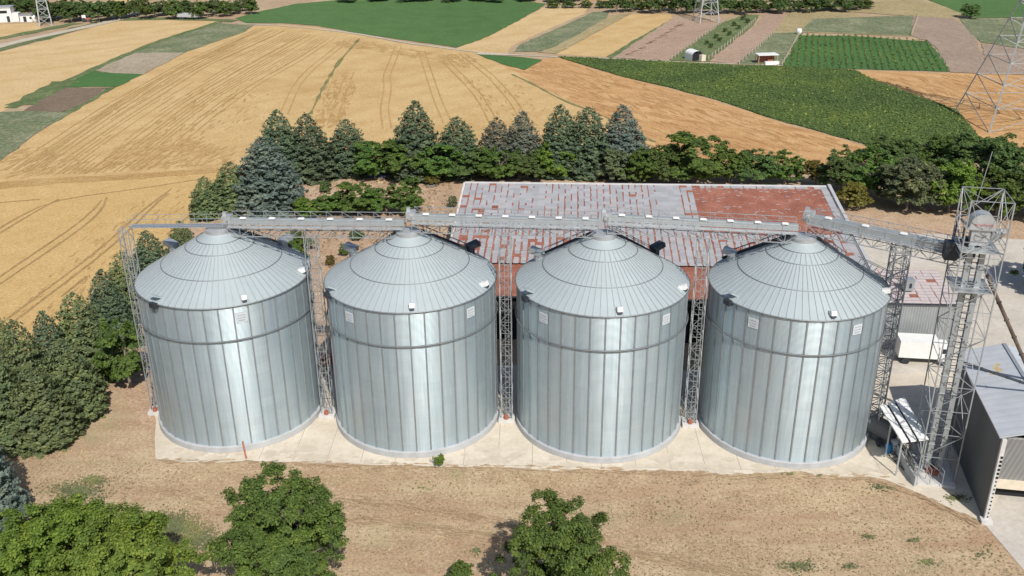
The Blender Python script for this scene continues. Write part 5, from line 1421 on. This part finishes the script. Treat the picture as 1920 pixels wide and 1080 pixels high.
b = MB(); b.box((0, 0, 1.1), (9, 2.4, .35)); b.box((0, -1.15, 1.7), (9, .1, .9)); b.box((0, 1.15, 1.7), (9, .1, .9)); b.build('bed', M['foundation'], t)
for x_ in (-3, -2, 3): b = MB(); b.tube([(x_, -1.1, .5), (x_, 1.1, .5)], .5, 12); b.build('wheel', M['dark'], t)
b = MB(); b.bar((4.5, 0, 1.0), (6.2, 0, .6), .15); b.build('drawbar', M['dark'], t)
# garden hut with arched white cover
t = thing('garden_hut', 'small white arched hut with dark open front in the fenced green strip', 'hut', g(1141, 318), .35)
b = MB(); n = 9; W_, D_ = 3.4, 4.4
arc = [(-W_ / 2, 0), (-W_ / 2, 1.9)] + [(-W_ / 2 * math.cos(i * math.pi / 8), 1.9 + 1.0 * math.sin(i * math.pi / 8)) for i in range(1, 8)] + [(W_ / 2, 1.9), (W_ / 2, 0)]
n = len(arc); vs = [(x, 0, z_) for x, z_ in arc] + [(x, D_, z_) for x, z_ in arc]
b.add(vs, [(i, i + 1, n + i + 1, n + i) for i in range(n - 1)] + [tuple(range(n, 2 * n))]); b.build('cover', M['white'], t)
b = MB(); b.box((-.3, .3, 1.1), (2.4, .1, 2.1)); b.build('front_shade_panel', M['black'], t)  # black panel in place of the hut's shaded inside
b = MB(); b.box((1.3, -.5, .9), (1.6, 1.2, 1.8), .2); b.build('cream_door', M['cream'], t)
t = thing('market_stand', 'white roofed open stand with dark inside beside the second fence', 'stand', g(1208, 320), .1)
b = MB(); b.box((0, 0, 2.6), (6, 3.4, .22)); b.build('roof', M['white'], t)
b = MB()
for x_ in (-2.7, 2.7):
    for y_ in (-1.4, 1.4): b = MB(); b.bar((x_, y_, 0), (x_, y_, 2.6), .16); b.build('post', M['wood'], t)
b = MB(); b.box((0, .6, 1.3), (5, .2, 2.3)); b.box((1, 0, .6), (1.6, 1.2, 1.0)); b.build('dark_back', M['rust'], t)
b = MB(); b.box((.8, -2.3, .5), (4.0, 1.1, .9)); b.build('white_counter', M['white'], t)
t = thing('water_tank', 'tiny white tank at the corner of the vine plot', 'tank', g(1240, 292)); b = MB(); b.lathe([(0, 0), (.9, 0), (.9, 1.6), (.5, 2.0), (0, 2.0)], 14); b.build('tank_body', M['white'], t, True); b = MB(); b.box((0, 0, 2.05), (.4, .4, .15)); b.build('lid', M['conv'], t)
b = MB(); b.bar((0, 0, 0), (0, 0, 1.5), .22); po_ = b.build('post', M['wood']); post_me = po_.data; bpy.data.objects.remove(po_)
def fence(label, pts, sp=4.0):
    t = thing('post_fence', label, 'fence', (0, 0, 0), 0, 'post fences between the plots')
    P_ = [g(*p) for p in pts]; b = MB(); rl = MB()
    for a0, a1 in zip(P_[:-1], P_[1:]):
        n_ = max(1, int((a1 - a0).length / sp))
        for i in range(n_): po = bpy.data.objects.new('post', post_me); COL.objects.link(po); po.parent = t; po.location = a0.lerp(a1, i / n_)
        for z_ in (.6, 1.2): rl.bar(a0 + Vector((0, 0, z_)), a1 + Vector((0, 0, z_)), .05)
    rl.build('wires', M['steel_lt'], t)
fence('pale post fence left of the small white arched hut', [(1116, 317), (1140, 299), (1166, 280)])
fence('pale post fence right of the small white arched hut', [(1152, 317), (1176, 299), (1199, 278)])
fence('pale post fence between soil plot and white roofed stand', [(1182, 321), (1200, 306), (1217, 290)])
fence('leaning fence at the left edge of the vine plot', [(1224, 322), (1233, 306), (1241, 291)])
fence('short pale fence at the right end of the weedy plot', [(1350, 293), (1354, 282), (1357, 273)])
# low things in the orchard
t = thing('hedge_shade_strip', 'long low dark blue tarpaulin strip painted at the foot of the hedge', 'shading', g(818, 431), math.atan2(-.02, 1)); b = MB()  # low navy mound added as painted shade under the hedge trees
n = 12; prof = [(-.8, 0), (-.6, .55), (0, .8), (.6, .55), (.8, 0)]
vs = [(-4.5 + 9.0 * i / n, p_[0], p_[1] * (1 + .12 * math.sin(i * 2.1))) for i in range(n + 1) for p_ in prof]
b.add(vs, [(i * 5 + j, i * 5 + j + 1, (i + 1) * 5 + j + 1, (i + 1) * 5 + j) for i in range(n) for j in range(4)]); b.build('cover', simple('painted_shade_navy', (.02, .03, .07), .5, 0, .3), t)
t = thing('scrap_pile', 'small pile of dark stones and wood under the straw yellow sapling', 'pile', g(882, 441)); b = MB()
for i in range(16): b.box((rng.uniform(-1, 1), rng.uniform(-.5, .5), rng.uniform(.1, .35)), (rng.uniform(.3, .8), rng.uniform(.2, .4), rng.uniform(.2, .4)), rng.uniform(0, 3))
b.build('rubble', M['bark'], t)
